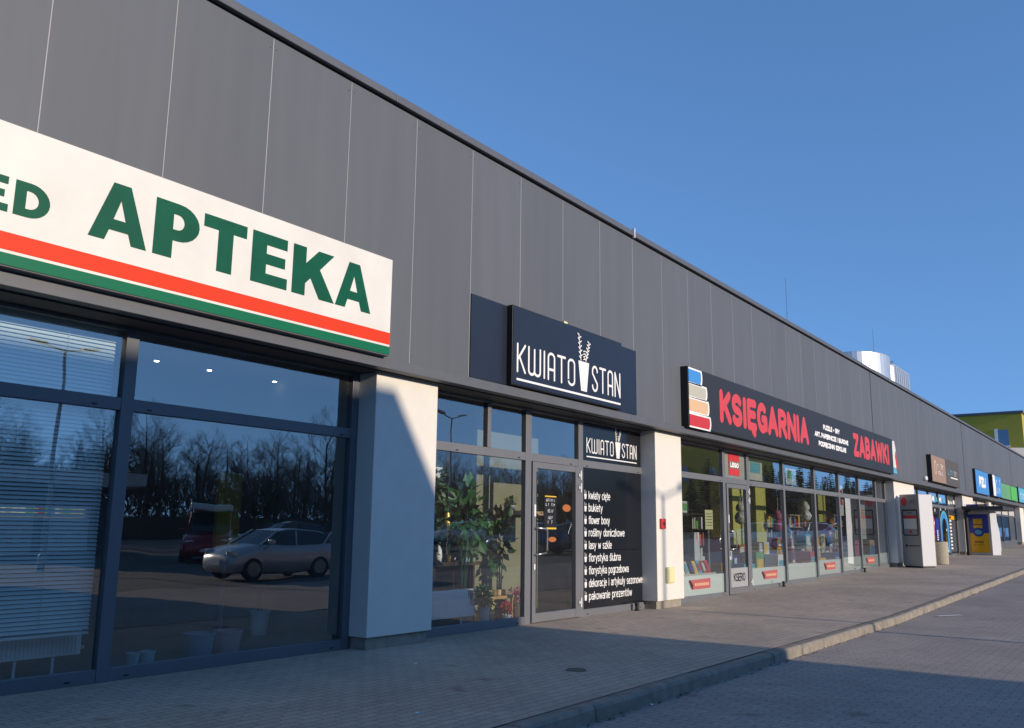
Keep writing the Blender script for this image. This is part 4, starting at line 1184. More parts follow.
for x, y_, r, h, m_, lb in ((.585, .75, .062, .165, 'teal', 'pale teal bucket nearest the mullion in the pharmacy window'), (.74, .75, .07, .165, 'teal', 'pale teal bucket second from the mullion in the pharmacy window'),
                            (1.55, 1.1, .16, .24, 'bluep', 'blue planter on the pharmacy floor behind the glass'), (1.91, 1.1, .15, .24, 'mauve', 'dull mauve planter beside the blue one inside the pharmacy')):
    mb = MB(); mb.lathe([(r * .82, 0), (r, h), (r * 1.06, h), (r * 1.06, h - .02), (r * .93, h - .03), (r * .9, h * .9), (.0, h * .88)], x, y_, .014, 22)
    tag(mb.build('planter' if r > .1 else 'bucket', MT[m_], smooth=False), lb, 'planter' if r > .1 else 'bucket', 'pots on the pharmacy floor')
st = thing('display_board', 'tall yellow display board standing inside the pharmacy', 'display', (4.0, 3.0, 0))
mb = MB(); mb.box(2.75, 3.1, 2.6, 2.66, 1.1, 2.05); mb.build('board', MT['yellow'], st); mb = MB(); mb.box(2.9, 2.95, 2.61, 2.65, .012, 1.1); mb.box(2.7, 3.15, 2.5, 2.76, .012, .03); mb.build('stand', MT['galv'], st)


def leaf_cluster(mb, c, r, n, size, rng, squash=1.0, up=.3):
    for _ in range(n):
        d = Vector((rng.gauss(0, 1), rng.gauss(0, 1), rng.gauss(0, 1) + up)).normalized()
        p = Vector(c) + Vector((d.x * r[0], d.y * r[1], d.z * r[2])) * rng.uniform(.25, 1)
        s_ = size * rng.uniform(.6, 1.3)
        t = (d + Vector((rng.uniform(-.6, .6), rng.uniform(-.6, .6), rng.uniform(-.9, .3)))).normalized()
        q = t.cross(Vector((rng.uniform(-1, 1), rng.uniform(-1, 1), 1))).normalized()
        nrm = t.cross(q)
        mb.add([p, p + t * s_ * .45 + q * s_ * .32, p + t * s_ + nrm * s_ * -.12, p + t * s_ * .45 - q * s_ * .32], [(0, 1, 2, 3)])


rl = random.Random(11)
def potted(name, label, x, y_, z0, pr, ph, pm, c, r, n, size, lm, stems=4, group=None):
    o = thing(name, label, 'plant', (x, y_, z0), group=group)
    mb = MB(); mb.lathe([(pr * .75, 0), (pr, ph), (pr * 1.05, ph), (pr * 1.05, ph - .02), (.0, ph - .03)], x, y_, z0, 20); mb.build('pot', MT[pm], o)
    mb = MB()
    for i in range(stems):
        a = 6.28 * i / stems
        e = (c[0] + r[0] * .5 * math.cos(a), c[1] + r[1] * .5 * math.sin(a), c[2] + rl.uniform(-.2, .5) * r[2])
        mb.tube([(x + .03 * math.cos(a), y_ + .03 * math.sin(a), z0 + ph - .03), ((x + e[0]) / 2, (y_ + e[1]) / 2, (z0 + ph + e[2]) / 2 + .05), e], [.01, .008, .004], 5)
    mb.build('stem', MT['dleaf'], o)
    mb = MB(); mb.flat = True; leaf_cluster(mb, c, r, n, size, rl); mb.build('leaves', MT[lm], o)
    return o
potted('potted_plant', 'pale leafed pot plant standing deeper inside the pharmacy', 3.2, 2.2, .014, .13, .3, 'wplastic', (3.2, 2.2, 1.35), (.2, .2, .5), 60, .13, 'leaf')
cnt = thing('counter', 'long dark counter at the back of the pharmacy', 'counter', (0, 4.2, 0))
mb = MB(); mb.box(-2.5, 2.6, 4.2, 4.8, .014, 1.05); mb.build('body', MT['dwood'], cnt); mb = MB(); mb.box(-2.55, 2.65, 4.15, 4.85, 1.051, 1.09); mb.build('top', MT['gwall'], cnt)
for i in range(4):
    x0 = -3.2 + i * 1.65
    sh = thing('medicine_shelf', 'shelf unit of medicine boxes along the pharmacy back wall', 'shelf', (x0, 6.6, 0), group='shelf units at the back of the pharmacy')
    mb = MB(); mb.box(x0, x0 + .03, 6.5, 6.95, .014, 2.3); mb.box(x0 + 1.5, x0 + 1.53, 6.5, 6.95, .014, 2.3)
    for z in (.1, .55, 1.0, 1.45, 1.9, 2.28): mb.box(x0 + .031, x0 + 1.499, 6.5, 6.95, z, z + .02)
    mb.build('frame', MT['lwall'], sh)
    mb = MB()
    for z in (.121, .571, 1.021, 1.471, 1.921):
        x = x0 + .05
        while x < x0 + 1.42:
            w = rl.uniform(.05, .12); mb.use(MT[rl.choice(['white', 'bsand', 'sblue', 'bred', 'sgreen', 'white'])]); mb.box(x, x + w - .006, 6.55, 6.75, z, z + rl.uniform(.12, .3)); x += w
    mb.build('medicine_boxes', parent=sh)

for x in (1.65, 2.4, 3.45, -1.2):
    o = thing('ceiling_spotlight', 'small white spotlight in the row under the pharmacy ceiling', 'spotlight', (x, 2.5, 3.4), group='spotlights under the pharmacy ceiling')
    mb = MB(); mb.tube([(x, 2.5, 3.455), (x, 2.5, 3.33)], .035, 12); mb.build('body', MT['wplastic'], o)
    mb = MB(); mb.lathe([(.028, 0), (.028, .006)], x, 2.5, 3.322, 12); mb.build('bulb', MT['lit'], o)
# ================================================================== INSIDE THE FLORIST
radiator('radiator', 'white radiator at the bottom left of the florist window', 4.35, 5.85, .16, .53, .8, (4.6, 5.6))
sf = thing('flower_shelf', 'dark wooden shelf unit behind the florist radiator', 'shelf', (5.5, 1.4, 0))
mb = MB(); mb.box(4.4, 6.35, 1.1, 1.55, .84, .89); mb.box(4.4, 6.25, 1.1, 1.55, .45, .49); mb.build('board', MT['dwood'], sf)
mb = MB()
for x in (4.42, 5.3, 6.2):
    for y_ in (1.12, 1.5): mb.box(x, x + .04, y_, y_ + .04, .014, .839)
mb.build('leg', MT['dwood'], sf)
bn = thing('wooden_bench', 'small light wooden bench in the florist window', 'bench', (6.4, .9, 0))
mb = MB(); mb.box(6.0, 6.78, .75, 1.05, .36, .40); mb.build('seat', MT['wood'], bn)
for x in (6.03, 6.71):
    for y_ in (.77, 1.0):
        mb = MB(); mb.box(x, x + .035, y_, y_ + .035, .014, .359); mb.build('leg', MT['wood'], bn)
potted('monstera', 'big leafed green plant towering in the florist window', 5.75, .95, .014, .17, .5, 'clay', (5.75, .92, 1.55), (.45, .2, .5), 130, .19, 'leaf', 7)
potted('fern', 'dark feathery plant on the left of the florist shelf', 5.0, 1.3, .891, .1, .16, 'teal', (5.05, 1.2, 1.45), (.3, .2, .5), 260, .11, 'dleaf', 5)
potted('leafy_plant', 'dense dark green plant right of the glass vase on the florist shelf', 6.0, 1.35, .891, .09, .13, 'wplastic', (6.1, 1.35, 1.15), (.28, .2, .2), 140, .1, 'dleaf')
potted('leafy_plant', 'bright green low plant beside the florist bench', 5.95, .72, .014, .09, .26, 'teal', (5.95, .75, .42), (.16, .12, .14), 130, .09, 'leaf')
potted('heather', 'pink heather in a wide grey pot near the florist door', 6.98, .85, .014, .17, .25, 'clay', (6.98, .85, .36), (.2, .15, .14), 320, .05, 'pink')
lp = thing('pendant_lamp', 'slim gold cone lamp hanging among the florist plants', 'lamp', (5.72, 1.25, 3.4))
mb = MB(); mb.lathe([(.09, 1.34), (.085, 1.36), (.03, 1.66), (.012, 1.68)], 5.72, 1.25, 0, 18); mb.build('lamp_shade', MT['gold'], lp); mb = MB(); mb.tube([(5.72, 1.25, 1.68), (5.72, 1.25, 3.45)], .004, 5); mb.build('cord', MT['black'], lp)
for x, h, r, m_, lb in ((5.5, .28, .05, 'wplastic', 'white bottle vase on the florist shelf'), (5.72, .34, .045, 'gold', 'slim golden vase on the florist shelf'), (4.75, .2, .07, 'clay', 'squat grey vase at the left end of the florist shelf')):
    mb = MB(); mb.lathe([(r * .8, 0), (r, h * .3), (r * .9, h * .6), (r * .35, h * .8), (r * .4, h)], x, 1.2, .891, 16); tag(mb.build('vase', MT[m_], smooth=True), lb, 'vase')
for i in range(6):
    x = 6.08 + i * .11; r = .035
    mb = MB(); mb.lathe([(r, 0), (r * 1.1, .07), (r * .9, .08), (.0, .075)], x, .88, .401, 12); tag(mb.build('candle_jar', MT['gold' if i % 2 else 'bpeach'], smooth=False), 'small candle jar in the row on the light wooden bench', 'jar', 'candle jars on the florist bench')
dwl = thing('display_wall', 'beige display wall standing right behind the florist window', 'partition', (7.6, 1.3, 0))
mb = MB(); mb.box(6.4, 9.0, 1.25, 1.33, .014, 3.2); mb.build('panel', MT['beige'], dwl)
mb = MB(); mb.box(9.001, 9.05, 1.245, 1.335, .014, 3.2); mb.build('edge_post', MT['dwood'], dwl)
wsh = thing('wall_shelf', 'terracotta shelf board on the beige display wall of the florist', 'shelf', (7.6, 1.2, 1.62))
mb = MB(); mb.box(6.9, 8.0, 1.06, 1.249, 1.60, 1.66); mb.build('board', MT['bpeach'], wsh)
mb = MB(); mb.box(7.1, 7.13, 1.1, 1.249, 1.52, 1.599); mb.build('bracket', MT['galv'], wsh); mb = MB(); mb.box(7.75, 7.78, 1.1, 1.249, 1.52, 1.599); mb.build('bracket', MT['galv'], wsh)

for (nm, lb, x, y_, z0, pr_, ph, pm, c, r, n, sz, lm, st_) in [
    ('ficus', 'tall thin dark plant at the left edge of the florist window', 4.75, .75, .54, .08, .14, 'clay', (4.75, .75, 1.2), (.25, .14, .5), 170, .13, 'dleaf', 4),
    ('trailing_plant', 'trailing pale green plant high in the florist window', 4.9, .8, 2.05, .1, .14, 'wplastic', (4.9, .8, 1.95), (.22, .16, .4), 240, .08, 'sage', 5),
    ('bouquet', 'white and yellow flowers in a bucket under the florist bench', 6.25, .85, .014, .08, .17, 'galv', (6.25, .85, .28), (.11, .1, .07), 120, .05, 'ybox', 3),
    ('spider_plant', 'striped spider plant on the florist shelf right of the vases', 6.05, 1.15, .891, .08, .12, 'teal', (6.05, 1.13, 1.15), (.22, .15, .2), 160, .16, 'sage', 4),
    ('palm', 'slender green palm in front of the beige display wall', 6.75, 1.05, .014, .12, .3, 'dwood', (6.7, 1.0, 1.15), (.24, .1, .5), 110, .17, 'leaf', 6),
    ('succulent', 'small grey succulent on the terracotta shelf board', 7.2, 1.15, 1.661, .05, .08, 'wplastic', (7.2, 1.15, 1.8), (.08, .05, .07), 60, .06, 'sage', 3),
    ('ivy', 'dark ivy spilling over the terracotta shelf board', 7.75, 1.13, 1.661, .06, .09, 'clay', (7.75, 1.1, 1.68), (.16, .07, .22), 170, .06, 'dleaf', 4),
    ('cyclamen', 'red cyclamen on the florist window floor by the mullion', 6.42, .66, .014, .07, .13, 'wplastic', (6.42, .66, .24), (.1, .09, .08), 120, .05, 'rose', 3)]:
    potted(nm, lb, x, y_, z0, pr_, ph, pm, c, r, n, sz, lm, st_)

# ================================================================== INSIDE THE BOOKSHOP
for i, x in enumerate((20.6, 31.0 - 4.6)):
    mb = MB(); mb.box(x, x + .8, 2.2, 2.9, gz(x), 3.455)
    tag(mb.build('lime_column', MT['lime']), ['lime green column inside the bookshop right of its door', 'lime green column inside the far end of the bookshop'][i], 'column')
mb = MB(); mb.box(17.4, 18.1, 1.6, 2.2, gz(17), 3.455); tag(mb.build('lime_column', MT['lime']), 'lime green column close behind the second bookshop window', 'column')
rb = random.Random(5)
bcols = ['bred', 'bblue', 'bsand', 'bpeach', 'yellow', 'sgreen', 'white', 'cyan', 'pink', 'orange', 'eblue', 'charcoal', 'white', 'kwhite']
for i, (x0, y_) in enumerate([(11.6, 3.2), (13.4, 3.6), (16.0, 2.4), (18.5, 2.6), (21.6, 2.4), (23.4, 2.3), (25.2, 2.6), (27.1, 1.9)]):
    g = gz(x0) + .014
    w_ = 1.6
    sh = thing('book_shelf', ['dark shelf of books', 'pale shelf of books and boxes'][i % 2] + ' standing inside behind ' + ['the first bookshop window', 'the bookshop door', 'the second bookshop window', 'the third bookshop window', 'the fourth bookshop window', 'the fifth bookshop window', 'the sixth bookshop window', 'the last bookshop window'][i], 'shelf', (x0, y_, g), group='shelf units inside the bookshop')
    mb = MB(); mb.box(x0, x0 + .03, y_, y_ + .35, g, g + 1.75); mb.box(x0 + w_ - .03, x0 + w_, y_, y_ + .35, g, g + 1.75); mb.box(x0, x0 + w_, y_ + .351, y_ + .37, g, g + 1.75)
    for z in (.08, .5, .92, 1.34, 1.72): mb.box(x0 + .031, x0 + w_ - .031, y_, y_ + .35, g + z, g + z + .02)
    mb.build('frame', MT['dwood'] if i % 2 == 0 else MT['lwall'], sh)
    mb = MB()
    for z in (.101, .521, .941, 1.361):
        x = x0 + .05
        while x < x0 + w_ - .2:
            w = rb.uniform(.03, .16); mb.use(MT[rb.choice(bcols)]); mb.box(x, x + w - .004, y_ + rb.uniform(.0, .06), y_ + .3, g + z, g + z + rb.uniform(.18, .37)); x += w + (rb.random() < .15) * .08
    mb.build('book_row', parent=sh)
# window display: stepped white stand with books, leaning books, notice
g = gz(13) + .014
sd = thing('stepped_stand', 'white stepped display stand in the first bookshop window', 'display stand', (13.5, .9, g))
mb = MB()
for i in range(6): mb.box(13.5 + .13 * i, 13.62 + .13 * i + .01, .9, 1.2, g, g + 1.32 - .17 * i)
mb.build('steps', MT['kwhite'], sd)
win_table = thing('display_table', 'low display table inside the first bookshop window', 'table', (12.9, .9, g))
mb = MB(); mb.box(11.6, 13.9, .60, .86, g + .46, g + .49); mb.build('top', MT['lwall'], win_table)
for x in (11.65, 13.8):
    mb = MB(); mb.box(x, x + .05, .62, .84, g, g + .459); mb.build('leg', MT['lwall'], win_table)
cols = ['charcoal', 'white', 'bsand', 'dleaf', 'yellow', 'cyan', 'orange', 'bred']
lbs = ['black', 'white', 'sand coloured', 'dark green', 'yellow', 'pale blue', 'orange', 'red']
for i, (c, lb) in enumerate(zip(cols, lbs)):
    x = 12.05 + .21 * i
    b_ = thing('book', lb + ' book leaning on the low table in the first bookshop window', 'book', (x, .62, g + .49), group='books leaning in the first bookshop window')
    mb = MB(); mb.add([(0, 0, 0), (.17, 0, 0), (.17, .025, 0), (0, .025, 0), (0, .09, .25), (.17, .09, .25), (.17, .115, .25), (0, .115, .25)], [(0, 3, 2, 1), (4, 5, 6, 7), (0, 1, 5, 4), (1, 2, 6, 5), (2, 3, 7, 6), (3, 0, 4, 7)]); mb.build('cover', MT[c], b_, local=True)
    mb = MB(); q = MT[rb.choice(bcols)]; mb.add([(.03, .008, .05), (.14, .008, .05), (.14, .062, .2), (.03, .062, .2)], [(0, 1, 2, 3)]); mb.build('picture', q, b_, local=True)
nt_ = thing('notice_stand', 'cream notice on a thin metal pole behind the first bookshop window', 'notice', (14.0, 1.2, g))
mb = MB(); mb.box(13.55, 13.95, .66, .67, 1.42, 1.83); mb.build('notice_sheet', MT['ybox'], nt_); mb = MB(); mb.tube([(13.8, .7, g), (13.8, .7, 1.42)], .012, 8); mb.build('pole', MT['steel'], nt_)
mb = MB()
for i in range(5): mb.box(13.6, 13.9, .6555, .6595, 1.5 + .06 * i, 1.515 + .06 * i)
mb.build('lettering', MT['clay'], nt_)
for i, (x, y_, w, d_, h, z, c, lb) in enumerate([
        (13.3, 1.3, .35, .3, .28, 1.75, 'bsand', 'sand coloured carton on top of the first bookshop shelf'), (13.72, 1.3, .4, .3, .25, 1.75, 'kwhite', 'white carton on top of the first bookshop shelf'),
        (16.0, .8, .7, .35, .55, .014, 'cyan', 'pale blue toy box on the floor of the second bookshop window'), (16.8, .8, .5, .35, .8, .014, 'sgreen', 'tall green toy box in the second bookshop window'),
        (18.3, .8, .6, .35, .7, .014, 'white', 'white toy box in the third bookshop window'), (19.1, .8, .7, .35, .45, .014, 'bsand', 'low sand coloured toy box in the third bookshop window'),
        (20.9, .8, .5, .35, .7, .014, 'bred', 'red toy box in the fourth bookshop window'), (21.7, .8, .6, .35, .5, .014, 'yellow', 'yellow toy box in the fourth bookshop window'),
        (23.2, .8, .6, .35, .6, .014, 'eblue', 'dark blue toy box in the fifth bookshop window'), (25.4, .8, .6, .35, 1.2, .014, 'cyan', 'tall pale blue display box in the sixth bookshop window'),
        (27.2, .8, .6, .35, .9, .014, 'bpeach', 'peach coloured display box in the last bookshop window')]):
    g = gz(x)
    mb = MB(); mb.use(MT[c]).box(x, x + w, y_, y_ + d_, g + z, g + z + h); mb.use(MT[rb.choice(bcols)]).box(x + .06, x + w - .06, y_ - .003, y_ - .0005, g + z + h * .2, g + z + h * .8)
    tag(mb.build('carton' if i < 2 else 'toy_box', bevel=.004), lb, 'box')
mb = MB(); mb.box(13.2, 14.2, 1.25, 1.6, gz(13) + 1.7, gz(13) + 1.745); mb.box(13.2, 13.24, 1.25, 1.6, gz(13) + .014, gz(13) + 1.7); mb.box(14.16, 14.2, 1.25, 1.6, gz(13) + .014, gz(13) + 1.7); tag(mb.build('side_shelf', MT['dwood']), 'dark open shelf holding two cartons in the first bookshop window', 'shelf')
rq = random.Random(44)
tone = dict(bred='red', bblue='blue', bsand='sand', bpeach='peach', yellow='yellow', sgreen='green', white='white', cyan='pale blue', pink='pink', orange='orange', eblue='navy', kwhite='light grey')
spots = {'second': (15.7, 17.75), 'third': (18.1, 20.2), 'fourth': (20.6, 22.5), 'fifth': (22.9, 24.7), 'sixth': (25.0, 26.7)}
for win, (xa, xb) in spots.items():
    x = xa; used = set()
    while x < xb - .25:
        w = rq.uniform(.22, .5); z = gz(x) + .014; n = rq.randint(2, 4)
        for lv in range(n):
            c = rq.choice([q for q in tone if q not in used] or list(tone)); used.add(c)
            h = rq.uniform(.2, .42); dx_ = rq.uniform(-.02, .02)
            b_ = thing('game_box', tone[c] + ' boxed game, ' + ['lowest', 'second from the floor', 'third from the floor', 'topmost'][lv] + ' of its stack in the ' + win + ' bookshop window', 'box', (x + dx_, 1.25, z), group='boxed games stacked in the bookshop windows')
            mb = MB(); mb.use(MT[c]).box(x + dx_, x + w + dx_, 1.22, 1.5, z, z + h); mb.build('carton', None, b_)
            mb = MB(); mb.use(MT[rq.choice(list(tone))]).box(x + w * .12 + dx_, x + w * .7 + dx_, 1.214, 1.2185, z + h * .25, z + h * .85); mb.use(MT['white']).box(x + w * .2 + dx_, x + w * .9 + dx_, 1.2085, 1.2135, z + h * .1, z + h * .3); mb.build('cover_picture', None, b_)
            z += h + .001
        x += w + rq.uniform(.03, .12)
for i, (x, z, c) in enumerate(((16.4, 1.75, 'bsand'), (19.0, 1.6, 'pink'), (21.3, 1.9, 'white'), (23.6, 1.7, 'orange'), (26.0, 1.8, 'cyan'))):
    t_ = thing('soft_toy', ['sand coloured', 'pink', 'white', 'orange', 'pale blue'][i] + ' soft toy hanging in the ' + list(spots)[i] + ' bookshop window', 'toy', (x, 1.0, z))
    mb = MB(); mb.lathe([(.02, -.2), (.13, -.14), (.15, -.02), (.1, .08), (.05, .1)], x, 1.0, z, 16); mb.build('torso', MT[c], t_, smooth=True)
    mb = MB(); mb.lathe([(.03, .09), (.1, .13), (.115, .2), (.08, .28), (.02, .3)], x, 1.0, z, 16); mb.build('head', MT[c], t_, smooth=True)
    for s_ in (-1, 1):
        mb = MB(); mb.tube([(x + s_ * .05, 1.0, z + .25), (x + s_ * .09, 1.0, z + .34)], [.04, .03], 8); mb.build('ear', MT[c], t_)
        mb = MB(); mb.tube([(x + s_ * .1, .98, z + .02), (x + s_ * .21, .94, z - .06)], [.045, .05], 8); mb.build('arm', MT[c], t_)
    mb = MB(); mb.tube([(x, 1.0, z + .29), (x, 1.0, 3.4)], .004, 4); mb.build('string', MT['white'], t_)
for i, (x, z, w, h, c) in enumerate(((16.0, 2.6, .9, .5, 'lwall'), (18.6, 2.62, .8, .42, 'kwhite'), (23.0, 1.9, .7, .9, 'white'), (25.3, 1.2, .8, 1.1, 'kwhite'))):
    p_ = thing('poster', ['wide pale poster high in the second bookshop window', 'pale grey poster high in the third bookshop window', 'white poster in the fifth bookshop window', 'tall light grey poster in the sixth bookshop window'][i], 'poster', (x, .62, z))
    mb = MB(); mb.box(x, x + w, .61, .62, z, z + h); mb.build('sheet', MT[c], p_)
    mb = MB(); mb.use(MT[['cyan', 'sgreen', 'rose', 'bpeach'][i]]).box(x + w * .12, x + w * .85, .604, .6085, z + h * .35, z + h * .85); mb.build('picture', None, p_)
# boutique: dress dummies
for i, (x, c) in enumerate(((32.2, 'pink'), (34.4, 'sblue'), (36.3, 'bpeach'), (40.2, 'charcoal'))):
    g = gz(x) + .014
    dm = thing('dress_dummy', ['pink', 'blue', 'peach', 'black'][i] + ' dress on a dummy inside the boutique window', 'dummy', (x, 1.0, g), group='dress dummies in the boutique window')
    mb = MB(); mb.lathe([(.28, .55), (.2, .9), (.13, 1.05), (.19, 1.3), (.2, 1.42), (.06, 1.5), (.055, 1.56)], x, 1.0, g, 18); mb.build('dress', MT[c], dm, smooth=True)
    mb = MB(); mb.tube([(x, 1.0, g), (x, 1.0, g + .6)], .015, 8); mb.lathe([(.16, 0), (.16, .02), (.02, .03)], x, 1.0, g, 16); mb.build('stand', MT['steel'], dm)

# ================================================================== ACROSS THE CAR PARK (seen mirrored in the windows, and shading the front)
occluder = thing('shadow_occluder', 'unseen grey hall with sloping end standing across the car park', 'building', (-10, -24, 0))  # unseen block, its outline shaped to lay the slanted shadow on the front
TA = math.tan(SUN_EL); HY = -20.0; dx = -.03 * 20.1; dz = 20.1 * TA
prof = [(-60, -.12), (6.44 + dx, -.12), (6.44 + dx, .25 + dz), (4.35 + dx, 1.62 + dz), (3.38 + dx, 3.03 + dz), (-60, 3.03 + dz)]
mb = MB(); mb.prism(prof, HY, HY - 9, 'y'); mb.build('wall', MT['lotwall'], occluder)
mb = MB(); mb.box(-30, 2.5, HY - 8.9, HY - .1, 3.04 + dz, 3.06 + dz); mb.build('roof', MT['gap'], occluder)
for x in (-9, -3):
    mb = MB(); mb.box(x, x + 3.2, HY + .002, HY + .06, -.1, 3.4); mb.build('door', MT['kgrey'], occluder)

of = thing('olive_block', 'olive green office block across the car park mirrored in the bookshop glass', 'building', (112, -45, 0))
mb = MB(); mb.box(99, 126, -56, -38, 0, 11.6); mb.box(104, 126, -55.9, -38.1, 11.6, 12.6); mb.build('wall', MT['olive'], of)
for i in range(4):
    for z in (3.4, 7.6):
        mb = MB(); mb.box(101.5 + i * 6.4, 104 + i * 6.4, -38.02, -37.94, z, z + 1.8); mb.build('window', MT['winblue'], of)
for i in range(3):
    for z in (3.4, 7.6):
        mb = MB(); mb.box(98.94, 99.02, -54 + i * 6, -51.4 + i * 6, z, z + 1.8); mb.build('window', MT['winblue'], of)

cw = thing('pavilion', 'low white roofed pavilion beyond the parked cars', 'building', (17, -33, 0))
mb = MB(); mb.box(12.5, 19, -40, -32, -.1, 2.6); mb.build('wall', MT['gwall'], cw)
mb = MB(); mb.prism([(-41, 2.62), (-31, 3.1), (-31, 3.7), (-41, 4.3)], 11.8, 19.8, 'x'); mb.build('roof', MT['lwall'], cw)
for i in range(2):
    mb = MB(); mb.box(13.2 + i * 2.7, 15.2 + i * 2.7, -31.99, -31.93, .1, 2.2); mb.build('gate', MT['kwhite'], cw)

# lamp posts
def lamp_post(x, y_, h, label):
    o = thing('lamp_post', label, 'lamp post', (x, y_, gz(x) - .12), group='lamp posts in the car park')
    mb = MB(); mb.tube([(0, 0, 0), (0, 0, h)], [.08, .045], 10); mb.lathe([(.12, 0), (.12, .5), (.08, .55)], 0, 0, 0, 12); mb.build('post', MT['galv'], o, local=True)
    for s_ in (-1, 1):
        mb = MB(); mb.tube([(0, 0, h - .05), (s_ * .45, 0, h + .06), (s_ * .75, 0, h + .14)], .028, 6); mb.build('arm', MT['galv'], o, local=True)
        mb = MB(); mb.add([(s_ * .6, -.13, h + .10), (s_ * 1.2, -.11, h + .19), (s_ * 1.2, .11, h + .19), (s_ * .6, .13, h + .10), (s_ * .62, -.09, h + .19), (s_ * 1.15, -.07, h + .26), (s_ * 1.15, .07, h + .26), (s_ * .62, .09, h + .19)],
                          [(0, 3, 2, 1), (4, 5, 6, 7), (0, 1, 5, 4), (1, 2, 6, 5), (2, 3, 7, 6), (3, 0, 4, 7)]); mb.build('lamp_head', MT['galv'], o, local=True)
lamp_post(9.93, -20.3, 7.1, 'double armed lamp post whose shadow falls on the cream pier')
lamp_post(30.1, -20.7, 6.8, 'double armed lamp post facing the grey kiosk')
lamp_post(50.0, -20.7, 6.8, 'double armed lamp post facing the far shops')


# cars
def loft(mb, rings, closed=True, caps=True):
    n = len(rings[0]); vs = [p for r in rings for p in r]; fs = []
    for i in range(len(rings) - 1):
        for k_ in range(n if closed else n - 1):
            k2 = (k_ + 1) % n; fs.append((i * n + k_, i * n + k2, (i + 1) * n + k2, (i + 1) * n + k_))
    if caps: fs.append(tuple(reversed(range(n)))); fs.append(tuple((len(rings) - 1) * n + k_ for k_ in range(n)))
    return mb.add(vs, fs)


def car(name, label, loc, rz, paint, L=4.15, W=1.72, H=1.47, van=False, group='cars parked across the road'):
    o = thing(name, label, 'van' if van else 'car', loc, rz, group)
    hw = W / 2
    if van: lo = [(-.5, .38, .62, .80), (-.485, .28, .85, .93), (-.42, .22, 1.02, .99), (-.33, .2, 1.16, 1), (0, .2, 1.2, 1), (.45, .2, 1.2, 1), (.495, .25, 1.18, .98), (.5, .3, 1.1, .96)]
    else: lo = [(-.5, .34, .56, .74), (-.485, .24, .66, .88), (-.44, .2, .76, .96), (-.36, .18, .86, .99), (-.24, .18, .95, 1), (0, .18, .95, 1), (.3, .18, .98, 1), (.44, .2, 1.0, .97), (.485, .26, .98, .92), (.5, .36, .86, .84)]
    rings = []
    for f, zl, zt, wf in lo:
        w = hw * wf; x = f * L; zm = (zl + zt) / 2
        half = [(w * .8, zl), (w * .97, zl + .08), (w, zm), (w * .97, zt - .1), (w * .88, zt - .02)]
        rings.append([(x, y_, z) for y_, z in half] + [(x, 0, zt + .01)] + [(x, -y_, z) for y_, z in reversed(half)])
    mb = MB(); loft(mb, rings); mb.build('body', paint, o, local=True, smooth=True)
    zb = 1.18 if van else .95
    gh = [(-.33, zb - .02), (-.2, H - .08), (-.1, H - .02), (.44, H - .01), (.485, H - .1), (.49, zb - .02)] if van else [(-.25, zb - .03), (-.08, H - .07), (.02, H - .01), (.14, H), (.3, H - .05), (.38, H - .12), (.47, zb - .02)]
    rings = []; roof = []
    for f, z in gh:
        t = (z - zb) / (H - zb); t = max(t, .02)
        wb, wt = hw * .87, hw * (.87 - (.1 if van else .2) * t)
        rings.append([(f * L, wb, zb - .05), (f * L, wt, z - .02), (f * L, wt * .9, z), (f * L, 0, z + .015), (f * L, -wt * .9, z), (f * L, -wt, z - .02), (f * L, -wb, zb - .05)])
        if t > .7: roof.append([(f * L, wt * 1.01, z - .03), (f * L, wt * .91, z + .012), (f * L, 0, z + .028), (f * L, -wt * .91, z + .012), (f * L, -wt * 1.01, z - .03)])
    mb = MB(); loft(mb, rings); mb.build('window', MT['carglass'], o, local=True)
    mb = MB(); loft(mb, roof, False, False)
    for s_ in (-1, 1):
        for f0, f1 in (((-.25, -.08), (.1, .11), (.33, .47)) if not van else ((-.33, -.2), (-.02, 0.0), (.2, .49))):
            mb.tube([(f0 * L, s_ * hw * .875, zb - .02), (f1 * L, s_ * hw * (.78 if van else .69), H - .05)], .03, 6)
    if van: mb.box(.0 * L, .485 * L, -hw * .9, hw * .9, zb + .02, H - .06)
    mb.build('roof', paint, o, local=True)
    for f in (-.31, .30):
        for s_ in (-1, 1):
            mb = MB(); mb.lathe([(.2, -.1), (.29, -.1), (.31, -.07), (.31, .07), (.29, .1), (.2, .1)], 0, 0, 0, 22)
            mb.v = [(f * L + p[0], s_ * (hw - .09) + p[2], .31 + p[1]) for p in mb.v]; ty = mb.build('wheel', MT['tyre'], o, local=True)
            mb = MB(); mb.lathe([(.2, -.105), (.19, -.085), (.05, -.09), (.05, .09), (.19, .085), (.2, .105)], 0, 0, 0, 16)
            mb.v = [(f * L + p[0], s_ * (hw - .09) + p[2], .31 + p[1]) for p in mb.v]; mb.build('rim', MT['galv'], ty, local=True)
    for s_ in (-1, 1):
        zz = .72 if van else .64
        mb = MB(); mb.box(-.487 * L, -.43 * L, s_ * hw * .72 - .14, s_ * hw * .72 + .14, zz, zz + .15); mb.build('headlight', MT['lampg'], o, local=True, bevel=.04)
        mb = MB(); mb.box(.485 * L, .502 * L, s_ * hw * .78 - .09, s_ * hw * .78 + .09, .72, .98); mb.build('tail_light', MT['tail'], o, local=True, bevel=.02)
        mb = MB(); mb.box(-.21 * L, -.17 * L, s_ * (hw + .09) - .09, s_ * (hw + .09) + .09, zb, zb + .13); mb.build('mirror', paint, o, local=True, bevel=.03)
    mb = MB(); mb.box(-.505 * L, -.497 * L, -.26, .26, .40, .51); mb.build('number_plate', MT['white'], o, local=True)
    return o


